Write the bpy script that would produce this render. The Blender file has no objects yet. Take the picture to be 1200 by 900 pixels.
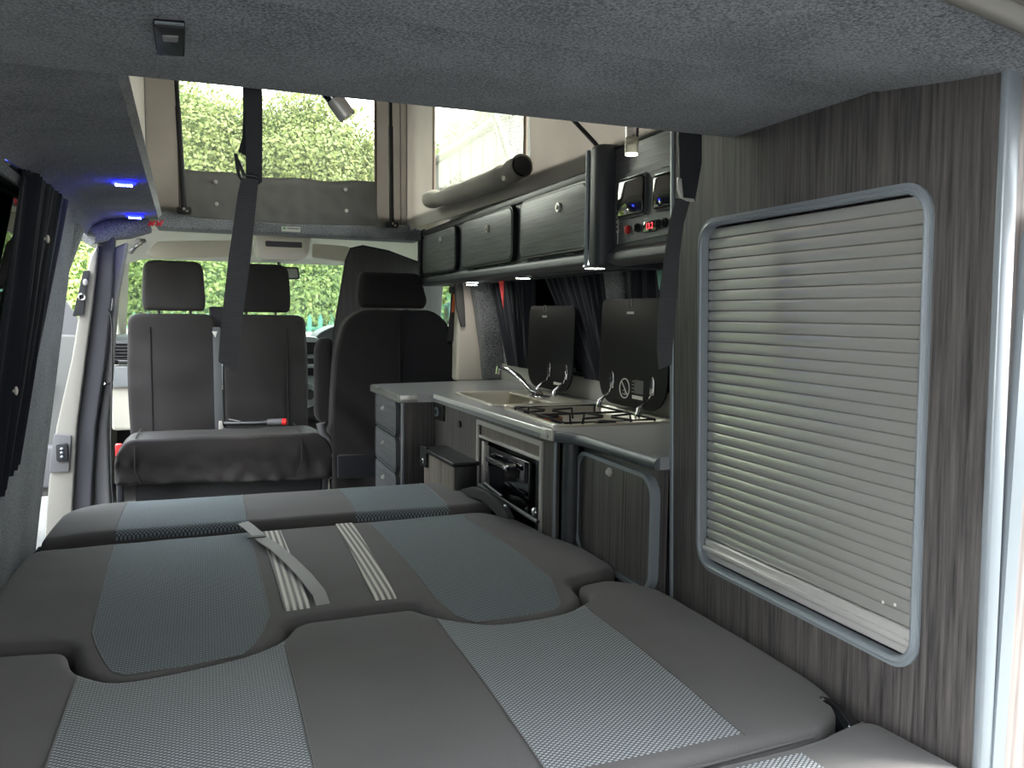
import bpy, bmesh, math, random
from mathutils import Vector, Matrix
random.seed(7)
SC = bpy.context.scene
COL = SC.collection
PI = math.pi

# ------------------------------------------------------------------ camera (calibrated from vanishing points)
FPX = 930.0
H = 1.1
def _cam(V1, V3, f):
    y = Vector((V1[0]-600, 450-V1[1], -f)).normalized()
    x = Vector((V3[0]-600, 450-V3[1], -f)); x -= x.dot(y)*y; x.normalize()
    z = x.cross(y)
    return Matrix((x, y, z))
CM = _cam((240, 364), (3000, 398), FPX)
O = Vector((0, 0, H))
def ray(px, py): return CM @ Vector((px-600, 450-py, -FPX))
def onX(px, py, X): v = ray(px, py); return O + v*(X/v.x)
def onY(px, py, Y): v = ray(px, py); return O + v*(Y/v.y)
def onZ(px, py, Z): v = ray(px, py); return O + v*((Z-H)/v.z)
def hit(px, py, p, n):
    v = ray(px, py); p = Vector(p); n = Vector(n)
    return O + v*((p-O).dot(n)/v.dot(n))
cam_d = bpy.data.cameras.new('camera'); cam = bpy.data.objects.new('camera', cam_d); COL.objects.link(cam)
cam.matrix_world = Matrix.Translation(O) @ CM.to_4x4()
cam_d.sensor_width = 36; cam_d.lens = FPX/1200*36; cam_d.clip_start = .02; cam_d.clip_end = 300
SC.camera = cam

# ------------------------------------------------------------------ materials
def lin(c):
    c = c/255.0
    return c/12.92 if c <= .04045 else ((c+.055)/1.055)**2.4
def rgb(r, g, b): return (lin(r), lin(g), lin(b), 1)
class N:
    def __init__(s, name):
        s.m = bpy.data.materials.new(name); s.m.use_nodes = True
        s.t = s.m.node_tree; s.n = s.t.nodes; s.l = s.t.links
        s.b = s.n['Principled BSDF']; s.out = s.n['Material Output']
    def add(s, t, **k):
        o = s.n.new(t)
        for a, v in k.items():
            if a.startswith('i_'): o.inputs[a[2:].replace('_', ' ')].default_value = v
            else: setattr(o, a, v)
        return o
    def ln(s, a, b): s.l.new(a, b)
    def coord(s, scale=(1, 1, 1), rot=(0, 0, 0)):
        tc = s.add('ShaderNodeTexCoord'); mp = s.add('ShaderNodeMapping')
        mp.inputs['Scale'].default_value = scale; mp.inputs['Rotation'].default_value = rot
        s.ln(tc.outputs['Object'], mp.inputs['Vector']); return mp.outputs['Vector']
    def noise(s, vec, scale, detail=2, rough=.5):
        n = s.add('ShaderNodeTexNoise'); n.inputs['Scale'].default_value = scale
        n.inputs['Detail'].default_value = detail; n.inputs['Roughness'].default_value = rough
        s.ln(vec, n.inputs['Vector']); return n.outputs['Fac']
    def ramp(s, fac, stops):
        r = s.add('ShaderNodeValToRGB'); e = r.color_ramp.elements
        while len(e) < len(stops): e.new(.5)
        for i, (p, c) in enumerate(stops): e[i].position = p; e[i].color = c
        s.ln(fac, r.inputs['Fac']); return r.outputs['Color']
    def bump(s, fac, strength, dist):
        b = s.add('ShaderNodeBump'); b.inputs['Strength'].default_value = strength; b.inputs['Distance'].default_value = dist
        s.ln(fac, b.inputs['Height']); s.ln(b.outputs['Normal'], s.b.inputs['Normal'])
def plain(name, c, rough=.5, metal=0, spec=.5, var=0, emit=None, es=1, vs=8, bump=0, bs=60):
    k = N(name); k.b.inputs['Base Color'].default_value = rgb(*c)
    k.b.inputs['Roughness'].default_value = rough; k.b.inputs['Metallic'].default_value = metal
    k.b.inputs['Specular IOR Level'].default_value = spec
    if var:
        v = k.coord(); f = k.noise(v, vs, 4)
        c0 = rgb(*[max(0, x*(1-var)) for x in c]); c1 = rgb(*[min(255, x*(1+var)) for x in c])
        k.ln(k.ramp(f, [(.3, c0), (.7, c1)]), k.b.inputs['Base Color'])
    if bump:
        v = k.coord(); k.bump(k.noise(v, bs, 3), bump, .004)
    if emit:
        k.b.inputs['Emission Color'].default_value = rgb(*emit); k.b.inputs['Emission Strength'].default_value = es
    return k.m
def wood(name, c0, c1, scale, rough=.45, rot=(0, 0, 0)):
    k = N(name); v = k.coord(scale, rot)
    f = k.noise(v, 1, 5, .65); v2 = k.coord([s*.25 for s in scale], rot); g = k.noise(v2, 1, 2)
    mx = k.add('ShaderNodeMath', operation='MULTIPLY_ADD'); mx.inputs[1].default_value = .35
    k.ln(g, mx.inputs[0]); k.ln(f, mx.inputs[2])
    k.ln(k.ramp(mx.outputs[0], [(.48, rgb(*c0)), (.62, rgb(*[(a+b)/2 for a, b in zip(c0, c1)])), (.86, rgb(*c1))]), k.b.inputs['Base Color'])
    k.b.inputs['Roughness'].default_value = rough; k.bump(f, .12, .001); return k.m
def fleece(name, c0, c1, sc=260, bump=.5):
    k = N(name); v = k.coord(); f = k.noise(v, sc, 3, .7); g = k.noise(v, 7, 3)
    mx = k.add('ShaderNodeMath', operation='MULTIPLY_ADD'); mx.inputs[1].default_value = .25
    k.ln(g, mx.inputs[0]); k.ln(f, mx.inputs[2])
    k.ln(k.ramp(mx.outputs[0], [(.50, rgb(*c0)), (.76, rgb(*c1))]), k.b.inputs['Base Color'])
    k.b.inputs['Roughness'].default_value = 1; k.b.inputs['Specular IOR Level'].default_value = .1
    k.b.inputs['Sheen Weight'].default_value = .25; k.bump(f, bump, .003); return k.m
def cloth(name, c, var=.06, rough=.9, sheen=.1, weave=900):
    k = N(name); v = k.coord(); f = k.noise(v, weave, 2); g = k.noise(v, 5, 3)
    mx = k.add('ShaderNodeMath', operation='MULTIPLY_ADD'); mx.inputs[1].default_value = .8
    k.ln(g, mx.inputs[0]); k.ln(f, mx.inputs[2])
    k.ln(k.ramp(mx.outputs[0], [(.6, rgb(*[x*(1-var) for x in c])), (1.15, rgb(*[min(255, x*(1+var)) for x in c]))]), k.b.inputs['Base Color'])
    k.b.inputs['Roughness'].default_value = rough; k.b.inputs['Specular IOR Level'].default_value = .2
    k.b.inputs['Sheen Weight'].default_value = sheen; k.bump(f, .25, .001); return k.m
def mesh_fabric(name, dark, mid, light, s=100):
    k = N(name); v = k.coord((s*.72, s*1.05, 0), (0, 0, PI/4*0))
    # staggered lattice of light knots on a dark ground
    sp = k.add('ShaderNodeSeparateXYZ'); k.ln(v, sp.inputs[0])
    def m(op, a, b=None, val=None):
        q = k.add('ShaderNodeMath', operation=op); k.ln(a, q.inputs[0])
        if b is not None: k.ln(b, q.inputs[1])
        if val is not None: q.inputs[1].default_value = val
        return q.outputs[0]
    a = m('SINE', m('MULTIPLY', m('ADD', sp.outputs[0], sp.outputs[1]), val=PI))
    b = m('SINE', m('MULTIPLY', m('SUBTRACT', sp.outputs[0], sp.outputs[1]), val=PI))
    f = m('ABSOLUTE', m('MULTIPLY', a, b))
    k.ln(k.ramp(f, [(.12, rgb(*dark)), (.38, rgb(*mid)), (.75, rgb(*light))]), k.b.inputs['Base Color'])
    k.b.inputs['Roughness'].default_value = .8; k.b.inputs['Specular IOR Level'].default_value = .25
    k.bump(f, .5, .0015); return k.m
def glass(name, tint=(235, 240, 240), haze=0, refl=.9, hazec=(235, 235, 225)):
    k = N(name); k.n.remove(k.b)
    tr = k.add('ShaderNodeBsdfTransparent'); tr.inputs['Color'].default_value = rgb(*tint)
    gl = k.add('ShaderNodeBsdfGlossy'); gl.inputs['Roughness'].default_value = .02
    lw = k.add('ShaderNodeFresnel'); lw.inputs['IOR'].default_value = 1.45
    mu = k.add('ShaderNodeMath', operation='MULTIPLY'); mu.inputs[1].default_value = refl; k.ln(lw.outputs[0], mu.inputs[0])
    mx = k.add('ShaderNodeMixShader'); k.ln(mu.outputs[0], mx.inputs[0]); k.ln(tr.outputs[0], mx.inputs[1]); k.ln(gl.outputs[0], mx.inputs[2])
    o = mx.outputs[0]
    if haze:
        tl = k.add('ShaderNodeBsdfTranslucent'); tl.inputs['Color'].default_value = rgb(*hazec)
        m2 = k.add('ShaderNodeMixShader'); m2.inputs[0].default_value = haze; k.ln(o, m2.inputs[1]); k.ln(tl.outputs[0], m2.inputs[2]); o = m2.outputs[0]
    k.ln(o, k.out.inputs['Surface']); return k.m
def canvas_mat(name, c, trans=.5):
    k = N(name); v = k.coord(); f = k.noise(v, 500, 2)
    g = k.noise(v, 6, 3)
    col = k.ramp(g, [(.3, rgb(*[x*.95 for x in c])), (.7, rgb(*c))])
    k.ln(col, k.b.inputs['Base Color']); k.b.inputs['Roughness'].default_value = .9
    k.bump(f, .2, .001)
    tl = k.add('ShaderNodeBsdfTranslucent'); k.ln(col, tl.inputs['Color'])
    mx = k.add('ShaderNodeMixShader'); mx.inputs[0].default_value = trans
    k.ln(k.b.outputs[0], mx.inputs[1]); k.ln(tl.outputs[0], mx.inputs[2]); k.ln(mx.outputs[0], k.out.inputs['Surface']); return k.m
def leafmat(name, c0, c1, c2):
    k = N(name); v = k.coord(); f = k.noise(v, 9, 3, .7)
    col = k.ramp(f, [(.3, rgb(*c0)), (.5, rgb(*c1)), (.7, rgb(*c2))])
    k.ln(col, k.b.inputs['Base Color']); k.b.inputs['Roughness'].default_value = .6
    tl = k.add('ShaderNodeBsdfTranslucent'); k.ln(col, tl.inputs['Color'])
    mx = k.add('ShaderNodeMixShader'); mx.inputs[0].default_value = .35
    k.ln(k.b.outputs[0], mx.inputs[1]); k.ln(tl.outputs[0], mx.inputs[2]); k.ln(mx.outputs[0], k.out.inputs['Surface']); return k.m
def ribbed(name, c0, c1, axis, freq, rough=.8):
    k = N(name); sc = [0, 0, 0]; sc[axis] = freq; v = k.coord(tuple(sc))
    w = k.add('ShaderNodeTexWave', wave_type='BANDS', bands_direction='XYZ'[axis]); w.inputs['Scale'].default_value = 1
    k.ln(v, w.inputs['Vector']); k.ln(k.ramp(w.outputs['Fac'], [(.2, rgb(*c0)), (.8, rgb(*c1))]), k.b.inputs['Base Color'])
    k.b.inputs['Roughness'].default_value = rough; k.bump(w.outputs['Fac'], .5, .001); return k.m

M = {}
M['fleece'] = fleece('grey_fleece', (66, 70, 74), (138, 142, 146))
M['fleece_dark'] = fleece('charcoal_fleece', (68, 70, 73), (136, 139, 144), 240)
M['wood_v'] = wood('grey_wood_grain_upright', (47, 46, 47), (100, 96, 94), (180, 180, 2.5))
M['wood_h'] = wood('dark_wood_grain_lengthwise', (56, 57, 60), (98, 99, 102), (6, 6, 220), .42)
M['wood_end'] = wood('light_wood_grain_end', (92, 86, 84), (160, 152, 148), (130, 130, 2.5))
M['wood_dk'] = wood('charcoal_wood_grain', (38, 36, 38), (58, 56, 58), (160, 160, 3), .5)
M['wood_warm_sheen'] = wood('warm_wood_grain_with_sheen', (84, 78, 72), (128, 120, 112), (160, 160, 3))  # fridge door beige is light reflected off the grain, painted into the colour
M['silver'] = plain('silver_plastic_trim', (140, 149, 155), .32, .25)
M['alu'] = plain('brushed_aluminium', (205, 203, 198), .3, .45)
M['chrome'] = plain('chrome', (225, 225, 228), .08, 1)
M['steel'] = plain('stainless_steel', (215, 212, 200), .3, .55, bump=.03, bs=300)
M['slat'] = plain('shutter_slat_silver', (188, 188, 184), .26, .55)
M['slat_bar'] = plain('shutter_end_bar', (196, 195, 192), .3, .4)
M['black'] = plain('black_plastic', (24, 25, 28), .38)
M['blackmatte'] = plain('black_matte', (26, 27, 30), .8)
M['blackgloss'] = plain('black_gloss', (12, 13, 16), .05, 0, .8)
M['lid'] = plain('black_glass_lid', (13, 15, 19), .45, 0, .2)
M['darkmetal'] = plain('dark_metal', (60, 62, 66), .35, .6)
M['greypl'] = plain('dark_grey_panel', (74, 78, 82), .45, var=.03)
M['railgrey'] = plain('dark_grey_rail', (58, 62, 67), .5, .0)
M['worktop'] = plain('grey_worktop_laminate', (146, 149, 151), .28, 0, .5, var=.05, vs=300)
M['worktopedge'] = plain('silver_worktop_edge', (180, 180, 176), .25, .7)
M['upstand'] = plain('grey_upstand', (176, 175, 172), .4, var=.06, vs=400)
M['cush'] = cloth('dark_grey_upholstery', (88, 87, 87))
M['cushline'] = cloth('seam_thread_grey', (104, 106, 106))
M['meshfab'] = mesh_fabric('patterned_mesh_upholstery', (76, 80, 82), (124, 129, 132), (166, 172, 175), 140)
M['meshfab2'] = mesh_fabric('patterned_mesh_upholstery_teal', (66, 74, 78), (102, 112, 116), (136, 146, 150), 135)
M['seatcover'] = cloth('charcoal_seat_cover', (38, 36, 36), .1, .62, .05, 700)
M['seatback'] = cloth('black_seat_fabric', (31, 29, 30), .08, .9, .1, 500)
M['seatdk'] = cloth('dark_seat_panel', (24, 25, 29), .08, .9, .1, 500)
M['belt'] = ribbed('black_webbing', (44, 46, 48), (66, 68, 70), 2, 110, .75)
M['beltup'] = plain('black_webbing_smooth', (34, 37, 42), .7)
M['webgrey'] = ribbed('grey_ribbed_webbing', (92, 90, 88), (196, 192, 186), 0, 24, .55)
M['webgreysm'] = cloth('grey_pull_webbing', (150, 150, 148), .06, .6)
M['beltgrey'] = cloth('grey_seat_belt', (80, 82, 84), .06, .5)
M['curtain'] = cloth('black_curtain', (30, 32, 40), .12, .8, .15, 400)
M['canvas'] = canvas_mat('beige_pop_top_canvas', (164, 160, 153), .45)
M['canvasf'] = canvas_mat('grey_beige_pop_top_canvas', (150, 145, 138), .45)
M['flap'] = canvas_mat('grey_canvas_flap', (108, 107, 106), .10)
M['zip'] = plain('brown_zip', (88, 72, 62), .6)
M['beige'] = plain('beige_cab_plastic', (222, 216, 202), .55)
M['cream'] = plain('cream_pillar_plastic', (218, 212, 202), .5)
M['greytrim'] = plain('grey_pillar_plastic', (134, 132, 132), .55)
M['greytrimd'] = plain('dark_grey_lower_trim', (84, 84, 86), .6)
M['body'] = plain('silver_beige_body_paint', (120, 118, 112), .3, .1, .6)
M['dash'] = plain('dashboard_black', (42, 43, 46), .6)
M['dashsilver'] = plain('dashboard_silver', (168, 172, 174), .35, .4)
M['rubber'] = plain('door_rubber_seal', (52, 52, 58), .7)
M['glass'] = glass('clear_glass', (232, 240, 234), 0, .6)
M['tint'] = glass('tinted_glass', (78, 92, 86), 0, 1.2)
M['clearpl'] = glass('hazy_window_plastic', (232, 234, 226), .01, .12)
M['acrylic'] = glass('acrylic', (225, 225, 215), .08, 1)
M['lit'] = plain('lit_lens', (255, 250, 235), .3, emit=(255, 244, 224), es=7)
M['litdown'] = plain('downlight_lens_lit', (255, 250, 235), .3, emit=(255, 250, 238), es=15)
M['lit2'] = plain('spot_lens_lit', (255, 250, 235), .3, emit=(255, 246, 228), es=1.2)
M['blueled'] = plain('blue_led', (120, 130, 255), .3, emit=(90, 110, 255), es=8)
M['bluebody'] = plain('blue_lamp_lens', (30, 40, 190), .3, emit=(12, 18, 255), es=3)
M['redled'] = plain('red_digits', (255, 60, 60), .4, emit=(255, 50, 60), es=.5)
M['red'] = plain('red_plastic', (205, 40, 42), .4)
M['redcloth'] = plain('red_bunting', (215, 40, 46), .8)
M['tealcloth'] = plain('teal_bunting', (120, 168, 156), .8)
M['white'] = plain('white_print', (206, 206, 202), .5)
M['sticker'] = plain('silver_sticker', (176, 178, 172), .4)
M['green'] = plain('green_mark', (70, 130, 70), .5)
M['copper'] = plain('copper_burner_metal', (176, 112, 70), .3, .9)  # copper coloured metal of the burner rings
M['floor'] = plain('grey_vinyl_floor', (78, 76, 74), .5, var=.1)
M['ground'] = plain('asphalt', (52, 52, 51), .9, var=.12, vs=30)
M['leafA'] = leafmat('hedge_leaves_bright', (96, 116, 60), (142, 160, 88), (196, 202, 128))
M['leafB'] = leafmat('tree_leaves', (72, 84, 44), (98, 110, 60), (132, 140, 82))
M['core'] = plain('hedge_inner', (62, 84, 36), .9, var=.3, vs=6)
M['bark'] = plain('bark', (78, 64, 50), .9, var=.2)
M['fence'] = plain('teal_fence_paint', (92, 160, 140), .5)
M['cladding'] = wood('grey_cladding', (34, 34, 34), (52, 52, 50), (2, 5, 1), .8)
M['claddark'] = plain('grey_cladding_gap', (26, 26, 26), .8)
M['doorgrey'] = plain('door_trim_grey', (84, 84, 82), .55)
M['edgebright'] = plain('bright_silver_edge', (226, 226, 222), .3, .3)
M['edgerail'] = plain('blue_grey_edge_rail', (98, 104, 109), .35, .15)
M['blocker'] = plain('light_blocking_grey', (112, 110, 108), .9, var=.15, vs=12)  # surface of the added wall that cuts rear light
M['tube'] = plain('light_grey_tube', (92, 97, 100), .4, .3)
M['beltred'] = plain('orange_belt_colour', (220, 110, 70), .6)  # orange-red colour of a mark on the driver belt

# ------------------------------------------------------------------ object helpers
WORLD = {}     # object -> world location (no rotations are used on parents)
def wl(o):
    v = Vector((0, 0, 0))
    while o: v = v + o.location; o = o.parent
    return v
def finish(bm, smooth=40):
    bmesh.ops.remove_doubles(bm, verts=bm.verts, dist=1e-6)
    bmesh.ops.recalc_face_normals(bm, faces=bm.faces)
    if smooth:
        for f in bm.faces: f.smooth = True
        a = math.radians(smooth)
        for e in bm.edges:
            if len(e.link_faces) == 2 and e.calc_face_angle(0) > a: e.smooth = False
def obj(name, bm, mats, parent=None, loc=None, smooth=40, label=None):
    finish(bm, smooth)
    if not isinstance(mats, (list, tuple)): mats = [mats]
    if parent is None:
        if loc is None:
            xs = [v.co.x for v in bm.verts]; ys = [v.co.y for v in bm.verts]; zs = [v.co.z for v in bm.verts]
            loc = Vector(((min(xs)+max(xs))/2, (min(ys)+max(ys))/2, min(zs)))
        off = Vector(loc)
    else: off = wl(parent)
    bmesh.ops.translate(bm, verts=bm.verts, vec=-off)
    me = bpy.data.meshes.new(name); bm.to_mesh(me); bm.free()
    for m in mats: me.materials.append(M[m] if isinstance(m, str) else m)
    o = bpy.data.objects.new(name, me); COL.objects.link(o)
    if parent is None: o.location = off
    else: o.parent = parent
    if label: o['label'] = label
    return o
def tag(o, label, cat, group=None, kind=None):
    o['label'] = label; o['category'] = cat
    if group: o['group'] = group
    if kind: o['kind'] = kind
    return o
def thing(name, label, cat, loc, group=None):
    o = bpy.data.objects.new(name, None); COL.objects.link(o); o.location = Vector(loc); o.empty_display_size = .05
    return tag(o, label, cat, group)
def struct(name, bm, mats, label=None, cat=None, smooth=40):
    o = obj(name, bm, mats, None, None, smooth); o['kind'] = 'structure'
    if label: o['label'] = label
    if cat: o['category'] = cat
    return o
def copy_tree(o, delta, parent=None):
    c = o.copy(); COL.objects.link(c); c.parent = parent
    if parent is None: c.location = o.location + Vector(delta)
    for ch in list(o.children): copy_tree(ch, delta, c)
    return c
def B(): return bmesh.new()
def tmp(bm, geo):   # merge a temporary bmesh into bm
    me = bpy.data.meshes.new('t'); geo.to_mesh(me); geo.free(); bm.from_mesh(me); bpy.data.meshes.remove(me)
def box(bm, x0, x1, y0, y1, z0, z1, bev=0, seg=2, mi=0):
    g = B(); bmesh.ops.create_cube(g, size=1)
    for v in g.verts:
        v.co = Vector(((x0+x1)/2+v.co.x*(x1-x0), (y0+y1)/2+v.co.y*(y1-y0), (z0+z1)/2+v.co.z*(z1-z0)))
    if bev: bmesh.ops.bevel(g, geom=list(g.edges), offset=bev, segments=seg, profile=.5, affect='EDGES')
    for f in g.faces: f.material_index = mi
    tmp(bm, g)
class F:   # frame: (u,v,w) -> world
    def __init__(s, o, u, v, w): s.o, s.u, s.v, s.w = Vector(o), Vector(u), Vector(v), Vector(w)
    def __call__(s, a, b, c=0): return s.o + s.u*a + s.v*b + s.w*c
FXY = F((0, 0, 0), (1, 0, 0), (0, 1, 0), (0, 0, 1))
def FYZ(X): return F((X, 0, 0), (0, 1, 0), (0, 0, 1), (-1, 0, 0))      # w points to -X
def FXZ(Y): return F((0, Y, 0), (1, 0, 0), (0, 0, 1), (0, -1, 0))      # w points to -Y
def prism(bm, poly, w0, w1, fr=FXY, bev=0, seg=3, mi=0, only_top=False):
    g = B()
    a = [g.verts.new(fr(p[0], p[1], w0)) for p in poly]; b = [g.verts.new(fr(p[0], p[1], w1)) for p in poly]
    g.faces.new(a[::-1]); top = g.faces.new(b); n = len(poly)
    for i in range(n): g.faces.new((a[i], a[(i+1) % n], b[(i+1) % n], b[i]))
    bmesh.ops.recalc_face_normals(g, faces=g.faces)
    if bev:
        if only_top: es = list(top.edges)
        else: es = [e for e in g.edges if e.calc_face_angle(0) > .5]
        bmesh.ops.bevel(g, geom=es, offset=bev, segments=seg, profile=.5, affect='EDGES', clamp_overlap=True)
    for f in g.faces: f.material_index = mi
    tmp(bm, g)
def rr(x0, x1, y0, y1, r, n=6):
    p = []
    for cx, cy, a0 in ((x1-r, y1-r, 0), (x0+r, y1-r, 90), (x0+r, y0+r, 180), (x1-r, y0+r, 270)):
        for i in range(n+1):
            a = math.radians(a0+90*i/n); p.append((cx+r*math.cos(a), cy+r*math.sin(a)))
    return p
def roundpoly(pts, r, n=4):
    """round the corners of a polygon; r number or list"""
    out = []; m = len(pts)
    for i in range(m):
        p = Vector(pts[i]); a = Vector(pts[i-1]); b = Vector(pts[(i+1) % m]); rad = r[i] if isinstance(r, (list, tuple)) else r
        if rad <= 0: out.append(tuple(p)); continue
        da = (a-p); db = (b-p); d = min(rad, da.length*.45, db.length*.45)
        s = p+da.normalized()*d; e = p+db.normalized()*d
        for k in range(n+1):
            t = k/n; q = s*(1-t)**2 + p*2*t*(1-t) + e*t*t; out.append((q.x, q.y))
    return out
def plate(bm, outer, holes, w0, w1, fr=FXY, mi=0):
    g = B(); loops = [outer]+holes; edges = []; rings = []
    for lp in loops:
        vs = [g.verts.new(fr(p[0], p[1], w0)) for p in lp]; rings.append(vs)
        for i in range(len(vs)): edges.append(g.edges.new((vs[i], vs[(i+1) % len(vs)])))
    bmesh.ops.triangle_fill(g, edges=edges, use_beauty=True, use_dissolve=False)
    fs = list(g.faces)
    off = fr(0, 0, w1)-fr(0, 0, w0)
    m = {v: g.verts.new(v.co+off) for v in list(g.verts)}
    for f in fs: g.faces.new([m[v] for v in reversed(f.verts)])
    for vs in rings:
        for i in range(len(vs)):
            a, b = vs[i], vs[(i+1) % len(vs)]; g.faces.new((a, b, m[b], m[a]))
    for f in g.faces: f.material_index = mi
    tmp(bm, g)
def tube(bm, pts, r, n=10, mi=0, caps=True, closed=False):
    g = B(); pts = [Vector(p) for p in pts]; rings = []; m = len(pts); prev = None
    for i, p in enumerate(pts):
        if closed: d = (pts[(i+1) % m]-pts[i-1]).normalized()
        else: d = (pts[min(i+1, m-1)]-pts[max(i-1, 0)]).normalized()
        if prev is None:
            up = Vector((0, 0, 1)) if abs(d.z) < .9 else Vector((1, 0, 0)); a = d.cross(up).normalized()
        else: a = (prev-d*prev.dot(d)).normalized()
        prev = a; b = d.cross(a); rad = r[i] if isinstance(r, (list, tuple)) else r
        rings.append([g.verts.new(p+(a*math.cos(2*PI*k/n)+b*math.sin(2*PI*k/n))*rad) for k in range(n)])
    for i in range(m if closed else m-1):
        A, C = rings[i], rings[(i+1) % m]
        for k in range(n): g.faces.new((A[k], A[(k+1) % n], C[(k+1) % n], C[k]))
    if caps and not closed: g.faces.new(rings[0][::-1]); g.faces.new(rings[-1])
    for f in g.faces: f.material_index = mi
    tmp(bm, g)
def cyl(bm, p, q, r, n=20, mi=0): tube(bm, [p, q], r, n, mi)
def ellips(bm, c, s, sub=2, mi=0):
    g = B(); bmesh.ops.create_icosphere(g, subdivisions=sub, radius=1)
    for v in g.verts: v.co = Vector((c[0]+v.co.x*s[0], c[1]+v.co.y*s[1], c[2]+v.co.z*s[2]))
    for f in g.faces: f.material_index = mi
    tmp(bm, g)
def loft(bm, rings, cap0=True, cap1=True, mi=0):
    g = B(); R = [[g.verts.new(Vector(p)) for p in r] for r in rings]; n = len(R[0])
    for i in range(len(R)-1):
        for k in range(n): g.faces.new((R[i][k], R[i][(k+1) % n], R[i+1][(k+1) % n], R[i+1][k]))
    if cap0: g.faces.new(R[0][::-1])
    if cap1: g.faces.new(R[-1])
    for f in g.faces: f.material_index = mi
    tmp(bm, g)
def cut(bm, axis, vals):
    n = Vector((0, 0, 0)); n[axis] = 1
    for v in vals:
        c = Vector((0, 0, 0)); c[axis] = v
        bmesh.ops.bisect_plane(bm, geom=list(bm.verts)+list(bm.edges)+list(bm.faces), plane_co=c, plane_no=n, dist=1e-5)
def cutline(bm, p, q):     # vertical plane through two XY points
    d = Vector((q[0]-p[0], q[1]-p[1], 0)); n = Vector((d.y, -d.x, 0)).normalized()
    bmesh.ops.bisect_plane(bm, geom=list(bm.verts)+list(bm.edges)+list(bm.faces), plane_co=Vector((p[0], p[1], 0)), plane_no=n, dist=1e-5)
def fr_range(a, b, s):
    n = max(1, int((b-a)/s)); return [a+(b-a)*i/n for i in range(1, n)]
def grid(bm, fn, nu, nv, thick=None, mi=0):
    g = B(); V = [[g.verts.new(Vector(fn(i/nu, j/nv))) for j in range(nv+1)] for i in range(nu+1)]
    for i in range(nu):
        for j in range(nv): g.faces.new((V[i][j], V[i+1][j], V[i+1][j+1], V[i][j+1]))
    if thick:
        bmesh.ops.recalc_face_normals(g, faces=g.faces); bmesh.ops.solidify(g, geom=list(g.faces), thickness=thick)
    for f in g.faces: f.material_index = mi
    tmp(bm, g)
def wob(x, y, z=0, s=1.0, seed=0):
    from mathutils import noise
    return noise.noise(Vector((x*s+seed*7.3, y*s-seed*3.1, z*s+seed)))
def inpoly(x, y, poly):
    c = False; n = len(poly)
    for i in range(n):
        x1, y1 = poly[i]; x2, y2 = poly[i-1]
        if (y1 > y) != (y2 > y) and x < (x2-x1)*(y-y1)/(y2-y1)+x1: c = not c
    return c
def textobj(body, size, fr, mat, parent, name='lettering', depth=.0006, bold=0):
    cu = bpy.data.curves.new('t', 'FONT'); cu.body = body; cu.size = size; cu.extrude = depth; cu.align_x = 'CENTER'; cu.align_y = 'CENTER'; cu.offset = bold
    o = bpy.data.objects.new('t', cu); COL.objects.link(o); dg = bpy.context.evaluated_depsgraph_get()
    me = bpy.data.meshes.new_from_object(o.evaluated_get(dg)); COL.objects.unlink(o); bpy.data.objects.remove(o)
    bm = B(); bm.from_mesh(me)
    for v in bm.verts: v.co = fr(v.co.x, v.co.y, v.co.z)
    return obj(name, bm, mat, parent, smooth=0)

# ================================================================== SETTING: van shell
def wallX(z): return -.38-.1075*(1.38-z)
k = Vector((-.1075*-1, 0, 1)).normalized()   # up direction of the leaning left wall
LW = F((wallX(0), 0, 0), (0, 1, 0), (.1075, 0, 1), (-1, 0, .1075))   # u=Y, v=Z, w=outwards
bm = B(); box(bm, -.62, 1.5, .45, 5.7, -.06, 0); struct('floor', bm, 'floor')

# left wall: window hole, sliding-door opening in front of it
win_hole = roundpoly([(.75, .80), (2.10, .80), (2.45, 1.385), (.75, 1.385)], .05)
outer = [(.45, 0), (2.62, 0), (2.68, .5), (2.86, 1.25), (2.9, 1.375), (2.9, 1.42), (.45, 1.42)]
bm = B(); plate(bm, outer, [win_hole], 0, .06, LW)
g = bm; struct('wall_left', bm, 'fleece_dark')
# rounded fleece edge of the pillar beside the door opening
bm = B(); tube(bm, [LW(2.63, .0, .03), LW(2.69, .5, .03), LW(2.86, 1.22, .03), LW(2.95, 1.36, .01)], .032, 12)
struct('trim_1', bm, 'fleece_dark')
# soffit and cove over the left wall
def soff(u, v):
    pr = [(-.128, 1.482), (-.122, 1.468), (-.135, 1.452), (-.20, 1.445), (-.27, 1.443), (-.325, 1.432), (-.36, 1.405), (-.378, 1.365)]
    t = v*(len(pr)-1); i = min(int(t), len(pr)-2); f = t-i
    x = pr[i][0]*(1-f)+pr[i+1][0]*f; z = pr[i][1]*(1-f)+pr[i+1][1]*f
    Y = 1.305+u*2.195
    return (x+.02-.05*max(0, (Y-1.3)/2.2), Y, z+.012*max(0, (Y-1.3)/2.2))
bm = B(); grid(bm, soff, 20, 21, .012); struct('ceiling_left', bm, 'fleece_dark')
# fleece roll that closes the soffit above the cab
bm = B(); tube(bm, [(-.40, 3.38, 1.37), (-.34, 3.46, 1.405), (-.27, 3.50, 1.42), (-.2, 3.52, 1.435)], [.03, .04, .042, .03], 12)
struct('trim_2', bm, 'fleece_dark')

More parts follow.
